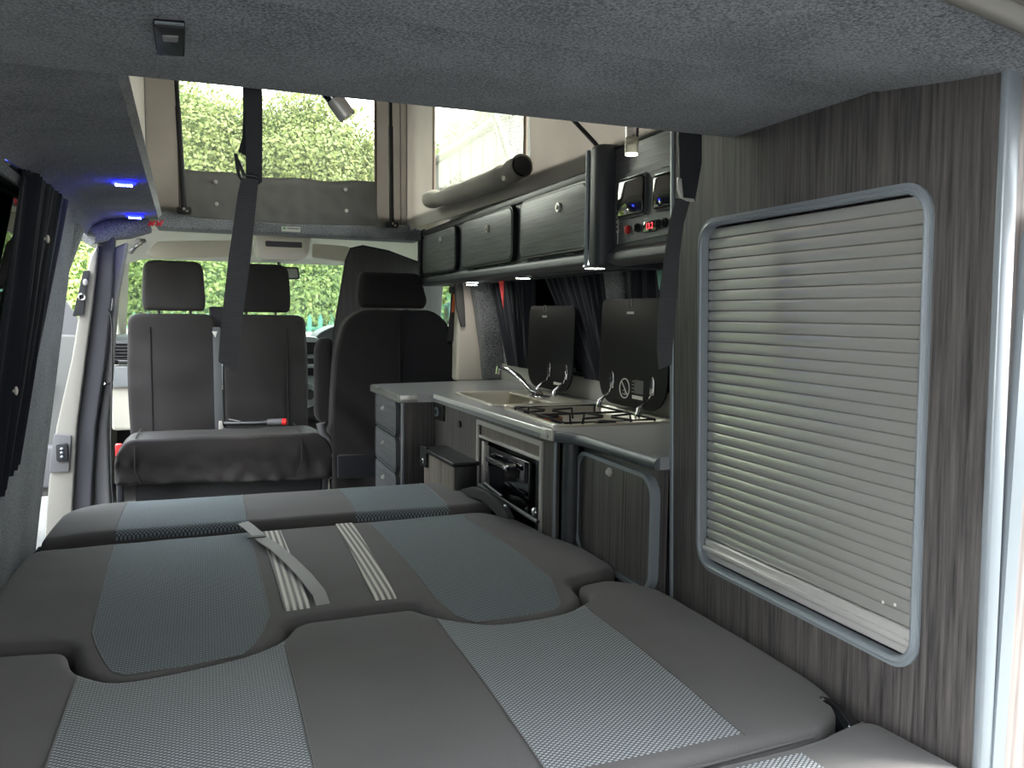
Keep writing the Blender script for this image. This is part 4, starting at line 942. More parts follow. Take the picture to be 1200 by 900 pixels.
# control locker
CX = LX+.012; cF = FYZ(CX); cl = thing('control_locker', 'dark wood grain overhead locker carrying the control panel', 'locker', (1.12, 1.7, 1.24))
bm = B(); box(bm, CX+.012, 1.28, 1.50, 1.885, 1.245, 1.535); obj('carcass', bm, 'greypl', cl)
bm = B(); prism(bm, [(1.50, 1.255), (1.885, 1.255), (1.885, 1.535), (1.50, 1.535)], -.013, 0, cF, .002); obj('front_panel', bm, 'wood_h', cl)
bm = B(); prism(bm, roundpoly([(CX-.020, 1.242), (CX+.01, 1.232), (CX+.05, 1.232), (CX+.05, 1.262), (CX-.002, 1.278), (CX-.016, 1.265)], .006), 0, 1, F((0, 1.50, 0), (1, 0, 0), (0, 0, 1), (0, .385, 0))); obj('bottom_rail', bm, 'railgrey', cl)
bm = B(); tube(bm, [(CX, 1.885, 1.536), (CX, 1.50, 1.536)], .004, 8); obj('top_trim', bm, 'black', cl)
# control panel
PX = CX-.004; pF = FYZ(PX)
def cp(px, py): q = onX(px, py, PX); return (q.y, q.z)
cpn = thing('power_control_unit', 'grey electrical control panel with red voltage display', 'control panel', (PX, 1.7, 1.28))
bm = B(); prism(bm, [(1.50, 1.292), (1.868, 1.285), (1.868, 1.462), (1.50, 1.462)], -.004, 0, pF); obj('panel', bm, 'greypl', cpn)
def quad(L): return [cp(*p) for p in L]
TFR = F((PX, 0, 0), (0, -1, 0), (0, 0, 1), (-1, 0, 0))   # text runs towards the camera (image right)
def flap(L, mat, holeglint):
    q = quad(L); ys = [p[0] for p in q]; zs = [p[1] for p in q]
    y0, y1 = min(ys), max(ys); z0 = (q[2][1]+q[3][1])/2; z1 = (q[0][1]+q[1][1])/2
    bm = B(); prism(bm, rr(y0, y1, z0, z1, .008), 0, .012, pF, .003); f = obj('socket_cover', bm, mat, cpn)
    bm = B(); plate(bm, rr(y0-.005, y1+.005, z0-.005, z1+.005, .01), [rr(y0, y1, z0, z1, .008)], 0, .006, pF); obj('cover_frame', bm, 'greytrimd', f)
    bm = B(); prism(bm, [(y0, z1-.001), (y1, z1-.001), (y1, z1+.008), (y0, z1+.008)], 0, .006, pF, .001); obj('cover_hinge', bm, 'silver', f)
    bm = B(); c = Vector((PX-.013, (y0+y1)/2, z0+.012)); ellips(bm, c, (.003, .005, .005), 1); obj('finger_pull', bm, 'chrome', f)
flap([(728, 213), (757, 207), (757, 248), (728, 256)], 'blackgloss', 0)
flap([(770, 208), (790, 203), (790, 240), (769, 247)], 'blackgloss', 0)
for px, py, m_ in ((736, 269, 'red'), (747.5, 267, 'blackmatte'), (772, 262.5, 'blackmatte'), (780, 261, 'blackmatte')):
    y, z = cp(px, py); bm = B(); cyl(bm, pF(y, z, 0), pF(y, z, .006), .011, 18); prism(bm, rr(y-.004, y+.004, z-.007, z+.007, .002), .006, .010, pF, .001); obj('rocker_switch' if m_ == 'red' else 'switch', bm, m_, cpn)
a = cp(755.5, 261); b = cp(770, 271); y0, y1 = min(a[0], b[0]), max(a[0], b[0]); zc = (cp(763, 265)[1]); 
bm = B(); prism(bm, rr(y0, y1, zc-.013, zc+.013, .002), 0, .004, pF, .001); dsp = obj('display', bm, 'blackgloss', cpn)
tf = F((PX-.0045, (y0+y1)/2, zc), (0, -1, 0), (0, 0, 1), (-1, 0, 0)); textobj('13.2', .0205, tf, 'redled', dsp, 'digits', .0003, 0)
a = cp(725, 250); tf = F((PX-.0006, a[0]+.002, 1.36), (0, 0, 1), (0, 1, 0), (-1, 0, 0)); textobj('SARGENT', .021, tf, 'white', cpn, 'lettering', .0003)
bm = B(); P = [(cp(725, 243)), (cp(725, 218)), (cp(728, 212)), (cp(750, 205))]
y_ = a[0]; tube(bm, [pF(y_, 1.403, .001), pF(y_, 1.438, .001), pF(y_-.004, 1.445, .001), pF(1.775, 1.447, .001)], .0012, 6); tube(bm, [pF(1.65, 1.447, .001), pF(1.52, 1.447, .001)], .0012, 6); tube(bm, [pF(y_, 1.287, .001), pF(y_, 1.318, .001)], .0012, 6); obj('border_line', bm, 'white', cpn)
bm = B()
for yy, zz, w in ((1.815, 1.297, .02), (1.772, 1.299, .02), (1.68, 1.292, .05), (1.60, 1.305, .03), (1.715, 1.352, .02), (1.715, 1.344, .02), (1.715, 1.336, .02), (1.755, 1.446, .018), (1.73, 1.446, .02), (1.70, 1.446, .026), (1.672, 1.446, .018)): prism(bm, [(yy-w/2, zz), (yy+w/2, zz), (yy+w/2, zz+.0015), (yy-w/2, zz+.0015)], 0, .0006, pF)
obj('caption', bm, 'greytrim', cpn)
# under-locker downlights
for i, (px, py) in enumerate(((553, 333), (613, 325), (697, 313))):
    c = onZ(px, py, 1.232); c.z = 1.232
    t = thing('downlight', ('lit downlight under the lockers, farthest of three', 'lit downlight under the lockers, middle of three', 'lit downlight under the lockers beside the black post')[i], 'lamp', c, 'downlights under the overhead lockers')
    bm = B(); tube(bm, [c+Vector((.03*math.cos(j*PI/12), .03*math.sin(j*PI/12), 0)) for j in range(24)], .005, 8, closed=True); obj('bezel', bm, 'chrome', t)
    bm = B(); cyl(bm, c+Vector((0, 0, -.004)), c+Vector((0, 0, .006)), .028); obj('lens', bm, 'litdown', t)

# ================================================================== CURTAINS AND BUNTING
def curtain(name, label, fr, topA, topB, botA, botB, folds, amp, w=-.03, grp='black curtains'):
    t = thing(name, label, 'curtain', fr(topA[0], botA[1], w), grp); bm = B()
    def fn(u, v):
        a = topA[0]*(1-v)+botA[0]*v; b = topB[0]*(1-v)+botB[0]*v; y = a+(b-a)*u; z = (topA[1]*(1-u)+topB[1]*u)*(1-v)+(botA[1]*(1-u)+botB[1]*u)*v
        ph = u*folds*2*PI
        d = w+amp*math.sin(ph+.6*math.sin(3*v+u*5))+amp*.4*math.sin(2.3*ph+1.3)
        return fr(y, z, d)
    grid(bm, fn, int(folds*12), 14, .002); obj('drape', bm, 'curtain', t, smooth=80)
    bm = B(); tube(bm, [fr(topA[0], topA[1]-.005, w), fr(topB[0], topB[1]-.005, w)], .005, 8); obj('curtain_wire', bm, 'black', t)
curtain('curtain', 'black curtain gathered at the front edge of the left window', LW, (2.0, 1.40), (2.44, 1.395), (1.86, .68), (2.12, .76), 9, .012, -.03)
curtain('curtain', 'black curtain gathered at the cab end of the kitchen window', RW, (3.05, 1.30), (3.58, 1.30), (3.12, .87), (3.40, .87), 8, .011, -.022)
curtain('curtain', 'black curtain gathered between the two raised lids', RW, (2.47, 1.30), (2.98, 1.30), (2.40, .87), (2.62, .87), 8, .009, -.016)
curtain('curtain', 'black curtain behind the raised hob lid', RW, (1.55, 1.30), (2.25, 1.30), (1.55, .87), (2.28, .87), 9, .009, -.016)
# small white hooks on the left curtain
for i, (px, py) in enumerate(((56, 280), (19, 458))):
    c = hit(px, py, LW(0, 0, -.05), LW.w); bm = B(); ellips(bm, c, (.004, .006, .010), 2); cyl(bm, c, c+Vector((-.01, 0, 0)), .003, 8)
    o = obj('curtain_hook', bm, 'cream'); tag(o, ('small pale hook high on the left window curtain', 'small pale hook low on the left window curtain')[i], 'hook')
bt = thing('bunting', 'string of bunting with red and teal pennants at the kitchen window', 'bunting', (1.217, 2.6, 1.2))
def pennant(label, pts, X, m_):
    q = [onX(x, y, X) for x, y in pts]; bm = B(); prism(bm, [(p.y, p.z) for p in q], 0, .0015, FYZ(X)); obj('pennant', bm, m_, bt, smooth=0, label=label)
pennant('red triangular pennant', ((583, 318), (591.5, 318), (590, 362)), 1.215, 'redcloth')
pennant('teal triangular pennant', ((768, 305), (779, 305), (773, 340)), 1.215, 'tealcloth')
bm = B(); tube(bm, [(1.217, 3.6, 1.243), (1.217, 1.55, 1.243)], .002, 6); obj('string', bm, 'blackmatte', bt)
# fleece pillar between the kitchen windows
bm = B(); q = [hit(x, y, (1.25, 0, 0), (1, 0, .06)) for x, y in ((693, 308), (720, 308), (728, 362), (705, 365))]
prism(bm, [(2.30, .86), (2.40, .86), (2.45, 1.3), (2.32, 1.3)], -.022, .0, RW, .01); struct('trim_11', bm, 'fleece')

# ================================================================== CAB SEATS
def soften(bm, step, fn):
    xs = [v.co.x for v in bm.verts]; ys = [v.co.y for v in bm.verts]; zs = [v.co.z for v in bm.verts]
    cut(bm, 0, fr_range(min(xs), max(xs), step)); cut(bm, 1, fr_range(min(ys), max(ys), step)); cut(bm, 2, fr_range(min(zs), max(zs), step))
    for v in bm.verts: v.co += Vector(fn(v.co.x, v.co.y, v.co.z))
ds = thing('double_seat', 'double passenger seat in charcoal cover, swivelled to face the bed', 'seat', (.07, 4.0, 0))
bx = [onY(x, y, 3.72) for x, y in ((138, 548), (385, 520))]
bm = B(); prism(bm, roundpoly([(-.375, .35), (-.372, .47), (-.33, .545), (.49, .545), (.545, .47), (.55, .32)], [.02, .04, .05, .05, .04, .02], 5), 0, -.50, FXZ(3.70), .04, 5)
def wr(x, y, z):
    s = max(0, min(1, (.52-z)/.10)) if y < 3.80 else 0
    d = .026*s*wob((x+z*.7)*17, z*5, 0, 1, 2)+.014*s*wob((x-z)*30, z*9, 0, 1, 4)
    return (0, -abs(d)*1.6+.02*s*s, .006*wob(x*6, y*6, 0, 1, 8)-(.03 if z > .5 else 0)*max(0, (y-3.9))/.3)
soften(bm, .022, wr); obj('seat_cushion', bm, 'seatcover', ds, smooth=60)
for x in (-.29, .40):
    bm = B(); tube(bm, [(x, 4.05, .545), (x, 3.85, .551), (x, 3.75, .548), (x, 3.705, .53), (x-.0, 3.69, .49), (x, 3.685, .42), (x+.02*(1 if x < 0 else -1), 3.69, .36)], .003, 6); obj('cushion_seam', bm, 'seatcover', ds)
bm = B(); box(bm, -.30, .50, 3.78, 4.15, 0, .36, .01); obj('seat_base', bm, 'blackmatte', ds)
for xx in (.50, -.37):
    bm = B(); box(bm, xx, xx+.025, 3.74, 3.80, .12, .36, .004); obj('seat_leg', bm, 'darkmetal', ds)
def seatback(bm, x0, x1, z0, z1, Y, d, r=.05):
    prism(bm, roundpoly([(x0+.012, z0), (x0, z0+(z1-z0)*.5), (x0+.012, z1), (x1-.012, z1), (x1, z0+(z1-z0)*.5), (x1-.012, z0)], [.02, .2, r, r, .2, .02], 5), 0, -d, FXZ(Y), .035, 4)
for x0, x1 in ((-.352, .055), (.075, .49)):
    bm = B(); seatback(bm, x0, x1, .44, 1.083, 4.14, .13)
    soften(bm, .03, lambda x, y, z: (0, .006*wob(x*9, z*9, 0, 1, 6)+.010*wob((x+z)*5, z*6, 0, 1, 1)+.10*(z-.5)*.4-.012*math.exp(-((x-(x0+x1)/2)/.12)**2) if y < 4.2 else .04*(z-.5), 0)); obj('backrest', bm, 'seatcover', ds, smooth=60)
for x in (-.245, .385):
    bm = B(); tube(bm, [(x, 4.132+.04*(z-.5)+.006*wob(x*9, z*9, 0, 1, 6)+.010*wob((x+z)*5, z*6, 0, 1, 1), z) for z in [.48+.03*q_ for q_ in range(19)]], .0045, 6); obj('back_seam', bm, 'seatback', ds)
def headrest(par, c, w0, w1, z0, z1, Y, d, m_):
    bm = B(); prism(bm, roundpoly([(c-w0/2+.008, z0), (c-w0/2, z0+.05), (c-w1/2, z1), (c+w1/2, z1), (c+w0/2, z0+.05), (c+w0/2-.008, z0)], [.02, .05, .05, .05, .05, .02], 5), 0, -d, FXZ(Y), .03, 4)
    soften(bm, .03, lambda x, y, z: (0, .005*wob(x*14, z*14, 0, 1, 3), 0)); h = obj('headrest', bm, m_, par, smooth=60)
    bm = B()
    for s in (-.07, .07): cyl(bm, (c+s, Y+d*.5, z0-.05), (c+s, Y+d*.5, z0+.02), .006, 10)
    obj('headrest_post', bm, 'darkmetal', h)
headrest(ds, -.137, .285, .262, 1.097, 1.337, 4.155, .10, 'seatcover'); headrest(ds, .265, .285, .262, 1.095, 1.335, 4.155, .10, 'seatback')
bm = B(); prism(bm, roundpoly([(.02, .98), (.14, .98), (.14, 1.12), (.02, 1.12)], .01), 0, -.08, FXZ(4.2), .01); obj('belt_housing', bm, 'black', ds)
bm = B(); a = onY(248, 388, 4.11); 
prism(bm, [(.035, .52), (.075, .52), (.07, 1.02), (.034, 1.02)], 0, .004, F((0, 4.118, 0), (1, 0, 0), (0, .04, 1), (0, -1, 0)), .001); obj('belt', bm, 'beltgrey', ds)
bm = B(); prism(bm, [(.03, 1.0), (.055, 1.0), (.045, .97)], .0, .012, FXZ(4.12), .002); obj('belt_guide', bm, 'alu', ds)
bm = B(); q = onY(254, 506, 3.98); prism(bm, [(.05, .535), (.075, .535), (.066, .575), (.052, .575)], 0, .01, FXZ(4.02), .002); obj('belt_tongue', bm, 'alu', ds)
bm = B(); tube(bm, [(.07, 4.03, .56), (.13, 3.98, .565), (.2, 3.95, .568), (.27, 3.93, .572)], [.012, .01, .012, .014], 10); bk = obj('buckle_stalk', bm, 'black', ds)
bm = B(); tube(bm, [(.10, 4.06, .575), (.16, 4.02, .565), (.22, 4.0, .57)], .006, 8); obj('belt_loop', bm, 'black', ds)
bm = B(); tube(bm, [(.27, 3.93, .572), (.335, 3.91, .574)], .0165, 12); obj('buckle_body', bm, 'greytrimd', bk)
bm = B(); tube(bm, [(.335, 3.91, .574), (.355, 3.905, .574)], .0165, 12); obj('buckle_button', bm, 'red', bk)
bm = B(); c = onY(139, 527, 3.78); box(bm, c.x-.012, c.x+.014, 3.76, 3.80, c.z-.03, c.z+.025, .004); obj('side_buckle', bm, 'red', ds)
# driver seat, seen from behind
dv = thing('driver_seat', 'black driver seat seen from behind, raised armrests at both sides', 'seat', (.85, 3.85, 0))
bm = B(); prism(bm, roundpoly([(.545, .22), (.535, .60), (.555, .90), (.60, 1.06), (.68, 1.115), (1.02, 1.115), (1.10, 1.05), (1.135, .90), (1.15, .60), (1.14, .22)], [.02, .1, .08, .06, .05, .05, .06, .08, .1, .02], 5), 0, -.13, FXZ(3.70), .045, 5)
sx = .853; cutline(bm, (sx, 0), (sx, 9))
def dvf(x, y, z):
    s = max(0, min(1, (1.0-z)/.5)) if x < sx else .3
    return (0, -(.034*s*wob((x*.9+z*.75)*9, (z-x)*1.6, 0, 1, 9)+.006*wob(x*14, z*14, 0, 1, 3))-.02*math.exp(-((x-.85)/.25)**2) if y < 3.77 else 0, 0)
soften(bm, .025, dvf)
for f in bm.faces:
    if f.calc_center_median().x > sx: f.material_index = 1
obj('backrest', bm, ['seatback', 'seatdk'], dv, smooth=60)
bm = B(); tube(bm, [(sx, 3.676, z) for z in (.5, .7, .9, 1.0, 1.08)], .004, 6); obj('back_seam', bm, 'seatback', dv)
bm = B(); prism(bm, roundpoly([(.678, 1.122), (.668, 1.17), (.682, 1.292), (.965, 1.29), (1.005, 1.16), (.99, 1.122)], .03, 5), 0, -.11, FXZ(3.73), .03, 4)
cut(bm, 0, [.70]); soften(bm, .03, lambda x, y, z: (0, .005*wob(x*14, z*14, 0, 1, 3), 0)); h = obj('headrest', bm, 'seatback', dv, smooth=60)
bm = B(); 
for s in (.76, .91): cyl(bm, (s, 3.78, 1.07), (s, 3.78, 1.14), .006, 10)
obj('headrest_post', bm, 'darkmetal', h)
bm = B(); prism(bm, roundpoly([(.475, .60), (.478, .93), (.50, .98), (.56, .98), (.565, .60), (.53, .56)], .035, 5), 0, -.07, FXZ(3.80), .02, 4); obj('armrest', bm, 'seatback', dv)
bm = B(); prism(bm, roundpoly([(1.12, .70), (1.12, .965), (1.19, .955), (1.195, .70)], .035, 5), 0, -.07, FXZ(3.76), .02, 4); obj('armrest', bm, 'seatdk', dv)
bm = B(); box(bm, .62, 1.08, 3.78, 4.2, 0, .40, .02); obj('seat_base', bm, 'blackmatte', dv)
bm = B(); prism(bm, roundpoly([(.58, .38), (.58, .52), (1.12, .52), (1.12, .38)], .05), 0, -.45, FXZ(3.80), .04, 4); obj('seat_cushion', bm, 'seatback', dv)
bm = B(); P = [onY(x, y, 3.72) for x, y in ((376, 496), (378, 508), (384, 513), (388, 522), (389, 535))]; tube(bm, P, [.022, .02, .016, .012, .01], 10); obj('armrest_pivot', bm, 'greytrimd', dv)
bm = B(); q = onY(470, 548, 3.68); box(bm, .56, 1.10, 3.665, 3.70, .33, .44, .01); obj('back_pocket', bm, 'seatdk', dv)

# wood grain tabletop stowed upright behind the driver headrest
tt = thing('stowed_tabletop', 'dark wood grain tabletop standing upright beyond the driver headrest', 'tabletop', (.9, 4.2, .7))
q = [onY(x, y, 4.2) for x, y in ((383, 440), (389, 400), (405, 305), (411, 291), (425, 288), (455, 294), (500, 311), (520, 326), (512, 440))]
bm = B(); prism(bm, roundpoly([(p.x, p.z) for p in q], .015), 0, -.02, FXZ(4.2), .003); obj('board', bm, 'wood_dk', tt)
bm = B(); P = [Vector((p.x, 4.199, p.z)) for p in q[0:3]+q[3:8]]; tube(bm, P, .004, 8); obj('edge_trim', bm, 'blackmatte', tt)

# ================================================================== DASHBOARD AND CAB DETAILS
da = thing('dashboard', 'black dashboard below the windscreen with silver centre stack', 'dashboard', (.41, 5.2, .5))
bm = B(); prof = [(5.62, .35), (5.62, .93), (5.35, .955), (5.10, .945), (4.98, .90), (4.95, .80), (5.02, .62), (5.12, .42)]
fy = F((-.50, 0, 0), (0, 1, 0), (0, 0, 1), (1, 0, 0)); prism(bm, roundpoly(prof, .03), 0, 1.86, fy, .01); obj('fascia', bm, 'dash', da)
bm = B(); prism(bm, roundpoly([(-.50, .42), (-.50, .80), (-.20, .80), (.30, .80), (.30, .74), (-.2, .50), (-.2, .42)], .02), 0, .05, FXZ(4.98), .015); obj('glovebox', bm, 'beige', da)
bm = B(); prism(bm, roundpoly([(-.50, .665), (-.50, .79), (.3, .79), (.3, .665)], .015), .0, .03, FXZ(4.935), .01); obj('trim_band', bm, 'dashsilver', da)
bm = B()
for i in range(5): box(bm, -.47, -.30, 4.89, 4.915, .835+i*.018, .843+i*.018, .002)
box(bm, -.48, -.29, 4.905, 4.93, .825, .925, .01); obj('air_vent', bm, 'black', da)
bm = B(); box(bm, -.48, -.28, 4.885, 4.92, .795, .82, .004); obj('vent_bar', bm, 'blackgloss', da)
# centre stack
cs = [onY(x, y, 4.72) for x, y in ((340, 393), (372, 395), (382, 410), (387, 440), (384, 458), (372, 474), (356, 480), (340, 480))]
bm = B(); prism(bm, roundpoly([(p.x, p.z) for p in cs], .02), 0, -.28, FXZ(4.72), .012, 3); sk_ = obj('centre_stack', bm, 'dashsilver', da)
def cbox(name, L, y, m_, dy=.012):
    a = onY(L[0], L[1], y); b = onY(L[2], L[3], y); bm = B(); box(bm, min(a.x, b.x), max(a.x, b.x), y-dy, y+.004, min(a.z, b.z), max(a.z, b.z), .003); return obj(name, bm, m_, sk_)
cbox('air_vent', (350, 401, 371, 415), 4.715, 'black')
cbox('radio', (350, 420, 374, 440), 4.715, 'black'); cbox('radio_trim', (350, 427, 374, 431), 4.71, 'dashsilver', .016)
c = onY(362, 462, 4.71); bm = B(); cyl(bm, c, c+Vector((0, -.03, 0)), .03); obj('gear_knob', bm, 'dash', sk_)
c = onY(361, 455, 4.70); bm = B(); tube(bm, [c+Vector((.03*math.cos(i*PI/8), 0, .03*math.sin(i*PI/8))) for i in range(16)], .006, 8, closed=True); obj('knob_ring', bm, 'silver', sk_)
bm = B(); prism(bm, roundpoly([(.60, .90), (.63, .97), (.72, 1.015), (.86, 1.03), (1.0, 1.015), (1.08, .97), (1.10, .90)], .03), 0, -.3, FXZ(4.88), .02, 3); obj('instrument_hood', bm, 'dash', da)
# steering wheel
sw = thing('steering_wheel', 'black steering wheel between the driver seat and the dashboard', 'steering wheel', (.86, 4.66, .88))
wf = F((.86, 4.60, .865), (1, 0, 0), (0, .42, .91), (0, -.91, .42)); bm = B(); tube(bm, [wf(.19*math.cos(i*PI/20), .19*math.sin(i*PI/20)) for i in range(40)], .014, 10, closed=True); obj('rim', bm, 'blackmatte', sw)
bm = B(); prism(bm, roundpoly([(-.07, -.05), (.07, -.05), (.08, .04), (-.08, .04)], .03), -.02, .02, wf, .01); tube(bm, [wf(-.18, 0), wf(.18, 0)], .016, 8); tube(bm, [wf(0, 0), wf(0, -.18)], .016, 8); obj('hub', bm, 'dash', sw)
bm = B(); cyl(bm, wf(0, 0, -.01), wf(0, 0, -.32), .03); obj('column', bm, 'dash', sw)
# console, mirror, visors, grab handles
oc = thing('overhead_console', 'beige overhead console with open tray at the top of the windscreen', 'console', onY(330, 290, 4.12))
def P2(L, Y): return [(p.x, p.z) for p in (onY(x, y, Y) for x, y in L)]
bm = B(); prism(bm, roundpoly(P2([(299, 272), (366, 275), (361, 300), (352, 305), (308, 304), (302, 300)], 4.12), .012), 0, -.18, FXZ(4.12), .01, 3); obj('housing', bm, 'cream', oc)
a, b = P2([(308, 279), (357, 296)], 4.11); bm = B(); plate(bm, rr(a[0], b[0], b[1], a[1], .008), [rr(a[0]+.012, b[0]-.012, b[1]+.022, a[1]-.012, .006)], 0, .014, FXZ(4.119)); obj('tray_frame', bm, 'beige', oc)
bm = B(); box(bm, a[0]+.010, b[0]-.010, 4.113, 4.118, b[1]+.018, a[1]-.010, .002); obj('tray', bm, 'greytrimd', oc)
mi = thing('rear_view_mirror', 'rear view mirror hanging below the overhead console', 'mirror', onY(342, 320, 4.85))
bm = B(); prism(bm, roundpoly(P2([(318, 312), (350, 313), (352, 327), (332, 328), (320, 326)], 4.80), .015), 0, -.03, FXZ(4.80), .006); obj('housing', bm, 'black', mi)
bm = B(); prism(bm, roundpoly(P2([(321, 314), (348, 315), (349.5, 325.5), (332, 326), (323, 324)], 4.80), .012), 0, .0015, FXZ(4.799)); obj('mirror_glass', bm, 'greytrim', mi)
bm = B(); c = onY(328, 312, 4.83); cyl(bm, c, c+Vector((-.02, .06, .09)), .01); obj('stalk', bm, 'greytrimd', mi)
for i, (L, lab) in enumerate(((((185, 283), (292, 281), (297, 287), (296, 300), (186, 304), (170, 297)), 'beige sun visor above the double seat'), (((366, 285), (402, 288), (440, 296), (440, 312), (366, 302)), 'beige sun visor between the console and the stowed tabletop'))):
    bm = B(); prism(bm, roundpoly(P2(L, 4.40), .015), 0, -.022, FXZ(4.40), .008); o = obj('sun_visor', bm, 'beige'); tag(o, lab, 'sun visor')
t = thing('coat_handle', 'chrome and grey grab handle at the top left of the cab', 'handle', onY(161, 290, 4.0))
bm = B(); tube(bm, [onY(153, 296, 4.0), onY(156, 289, 3.97), onY(163, 283, 3.97), onY(169, 282, 4.0)], [.010, .016, .016, .010], 10); obj('grip', bm, 'greytrim', t)
bm = B(); tube(bm, [onY(153, 293, 3.95), onY(158, 289, 3.94), onY(166, 285, 3.95)], .007, 8); obj('chrome_insert', bm, 'chrome', t)
bm = B(); tube(bm, [onY(498, 303, 4.0), onY(504, 302, 3.97), onY(508, 306, 4.0)], .010, 8); o = obj('grab_handle', bm, 'cream'); tag(o, 'cream grab handle behind the end of the overhead lockers', 'handle')
# seat belts at the b-pillars
t = thing('seat_belt', 'passenger seat belt with loop hanging on the left door pillar', 'seat belt', onY(126, 370, 3.44))
bm = B(); c = onY(127, 356, 3.44); prism(bm, roundpoly([(c.x-.015, c.z-.03), (c.x+.012, c.z-.03), (c.x+.018, c.z+.02), (c.x, c.z+.035), (c.x-.012, c.z+.02)], .01), 0, .02, FXZ(3.455), .005); obj('anchor', bm, 'greytrim', t)
bm = B(); tube(bm, [onY(x, y, 3.42) for x, y in ((126, 362), (130, 370), (131.5, 385), (131, 430), (130, 520), (131, 570), (134, 600))], .0035, 8); tube(bm, [onY(x, y, 3.45) for x, y in ((123, 352), (121, 370), (120, 384))], .004, 8); obj('belt', bm, 'black', t)
t = thing('seat_belt', 'driver seat belt with an orange mark beside the right door pillar', 'seat belt', onY(530, 360, 3.66))
bm = B(); a, b, c, d = P2([(529, 343), (534, 343), (531, 400), (524, 400)], 3.68); prism(bm, [a, b, c, d], 0, .003, FXZ(3.68)); obj('belt', bm, 'black', t)
bm = B(); a, b, c, d = P2([(530.5, 345), (534, 345), (532, 366), (529, 366)], 3.675); prism(bm, [a, b, c, d], 0, .002, FXZ(3.675)); obj('belt_mark', bm, 'beltred', t)
bm = B(); c = onY(531, 341, 3.68); box(bm, c.x-.02, c.x+.02, 3.66, 3.69, c.z-.012, c.z+.02, .005); obj('anchor', bm, 'greytrimd', t)
# door mirror outside the driver's window
t = thing('door_mirror', 'door mirror outside the driver window', 'mirror', (1.52, 5.0, 1.0))
bm = B(); prism(bm, roundpoly([(1.47, .96), (1.47, 1.18), (1.70, 1.18), (1.68, .96)], .05), 0, -.08, FXZ(5.0), .02, 3); obj('housing', bm, 'dash', t)
bm = B(); prism(bm, roundpoly([(1.485, .975), (1.485, 1.165), (1.685, 1.165), (1.665, .975)], .045), 0, .002, FXZ(4.999)); obj('mirror_glass', bm, 'silver', t)
bm = B(); tube(bm, [(1.50, 5.03, .99), (1.38, 5.04, .95)], .02, 10); obj('mirror_arm', bm, 'dash', t)

# ================================================================== OUTSIDE
ZG = -.42
bm = B(); box(bm, -40, 40, -30, 50, ZG-.1, ZG); struct('ground', bm, 'ground')
def bush(name, label, cat, blobs, nleaf, size, mat, group=None, trunk=None):
    t = thing(name, label, cat, (blobs[0][0], blobs[0][1], ZG), group); bm = B()
    for (x, y, z, a, b, c) in blobs:
        g = B(); bmesh.ops.create_icosphere(g, subdivisions=3, radius=1)
        for v in g.verts:
            n = 1+.22*wob(v.co.x, v.co.y, v.co.z, 2.3, x); v.co = Vector((x+v.co.x*a*.86*n, y+v.co.y*b*.86*n, z+v.co.z*c*.86*n))
        tmp(bm, g)
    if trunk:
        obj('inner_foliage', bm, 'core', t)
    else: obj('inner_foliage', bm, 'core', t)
    tot = sum(a*c for (_, _, _, a, b, c) in blobs); vs = []; fs = []
    for (x, y, z, a, b, c) in blobs:
        for _ in range(int(nleaf*a*c/tot)):
            d = Vector((random.gauss(0, 1), random.gauss(0, 1)-.5, random.gauss(0, 1))).normalized()
            n = (1+.22*wob(d.x, d.y, d.z, 2.3, x))*random.uniform(.86, 1.08)
            p = Vector((x+d.x*a*n, y+d.y*b*n, z+d.z*c*n))
            if p.z < ZG: continue
            u = Vector((random.gauss(0, 1), random.gauss(0, 1), random.gauss(0, 1))).normalized(); w = u.cross(d+Vector((.01, 0, 0))).normalized()
            s = size*random.uniform(.6, 1.3); i = len(vs); vs += [p-u*s, p+w*s*.55, p+u*s, p-w*s*.55]; fs.append((i, i+1, i+2, i+3))
    bm = B(); me = bpy.data.meshes.new('leaves'); me.from_pydata([tuple(v) for v in vs], [], fs); off = wl(t)
    for v in me.vertices: v.co -= off
    me.materials.append(M[mat]); bm.free(); o = bpy.data.objects.new('leaves', me); COL.objects.link(o); o.parent = t
    if trunk:
        bm = B(); tube(bm, trunk, [.16, .10, .05][:len(trunk)] if len(trunk) == 3 else .08, 8); obj('trunk', bm, 'bark', t)
    return t
bush('hedge', 'bright green hedge beyond the windscreen and teal fence', 'hedge', [(-2.2+i*1.25, 13.7+.4*math.sin(i*2), .9, 1.25, .9, 1.7) for i in range(5)], 70000, .038, 'leafA')
bush('hedge', 'sunny yellow green hedge seen through the open side door', 'hedge', [(-6.4+i*1.1, 9.2+i*.8, .8, 1.1, .9, 2.4) for i in range(4)], 40000, .04, 'leafA')
def tree(label, blobs, n, x, y): bush('tree', label, 'tree', blobs, int(n*2.4), .05, 'leafB', 'trees beyond the fence', [(x, y, ZG), (x+.1, y, 1.5), (x, y, 3.2)])
tree('broad tree filling the left of the front pop top window', [(.0, 17.5, 3.6, 1.9, 1.3, 1.9), (-2.0, 17.8, 3.1, 1.6, 1.3, 1.9), (.4, 17.2, 2.2, 1.6, 1, 1.5)], 24000, 0, 17.6)
tree('broad tree filling the middle of the front pop top window', [(2.0, 17.0, 3.55, 1.5, 1.2, 1.9), (2.3, 16.6, 2.2, 1.6, 1, 1.3), (3.3, 17.6, 3.2, 1.2, 1, 1.6)], 20000, 2.2, 17.2)
tree('lower tree at the right of the front pop top window', [(4.6, 17.0, 2.7, 1.3, 1.2, 1.75), (4.2, 16.6, 2.0, 1.5, 1, 1.4)], 16000, 4.4, 17.0)
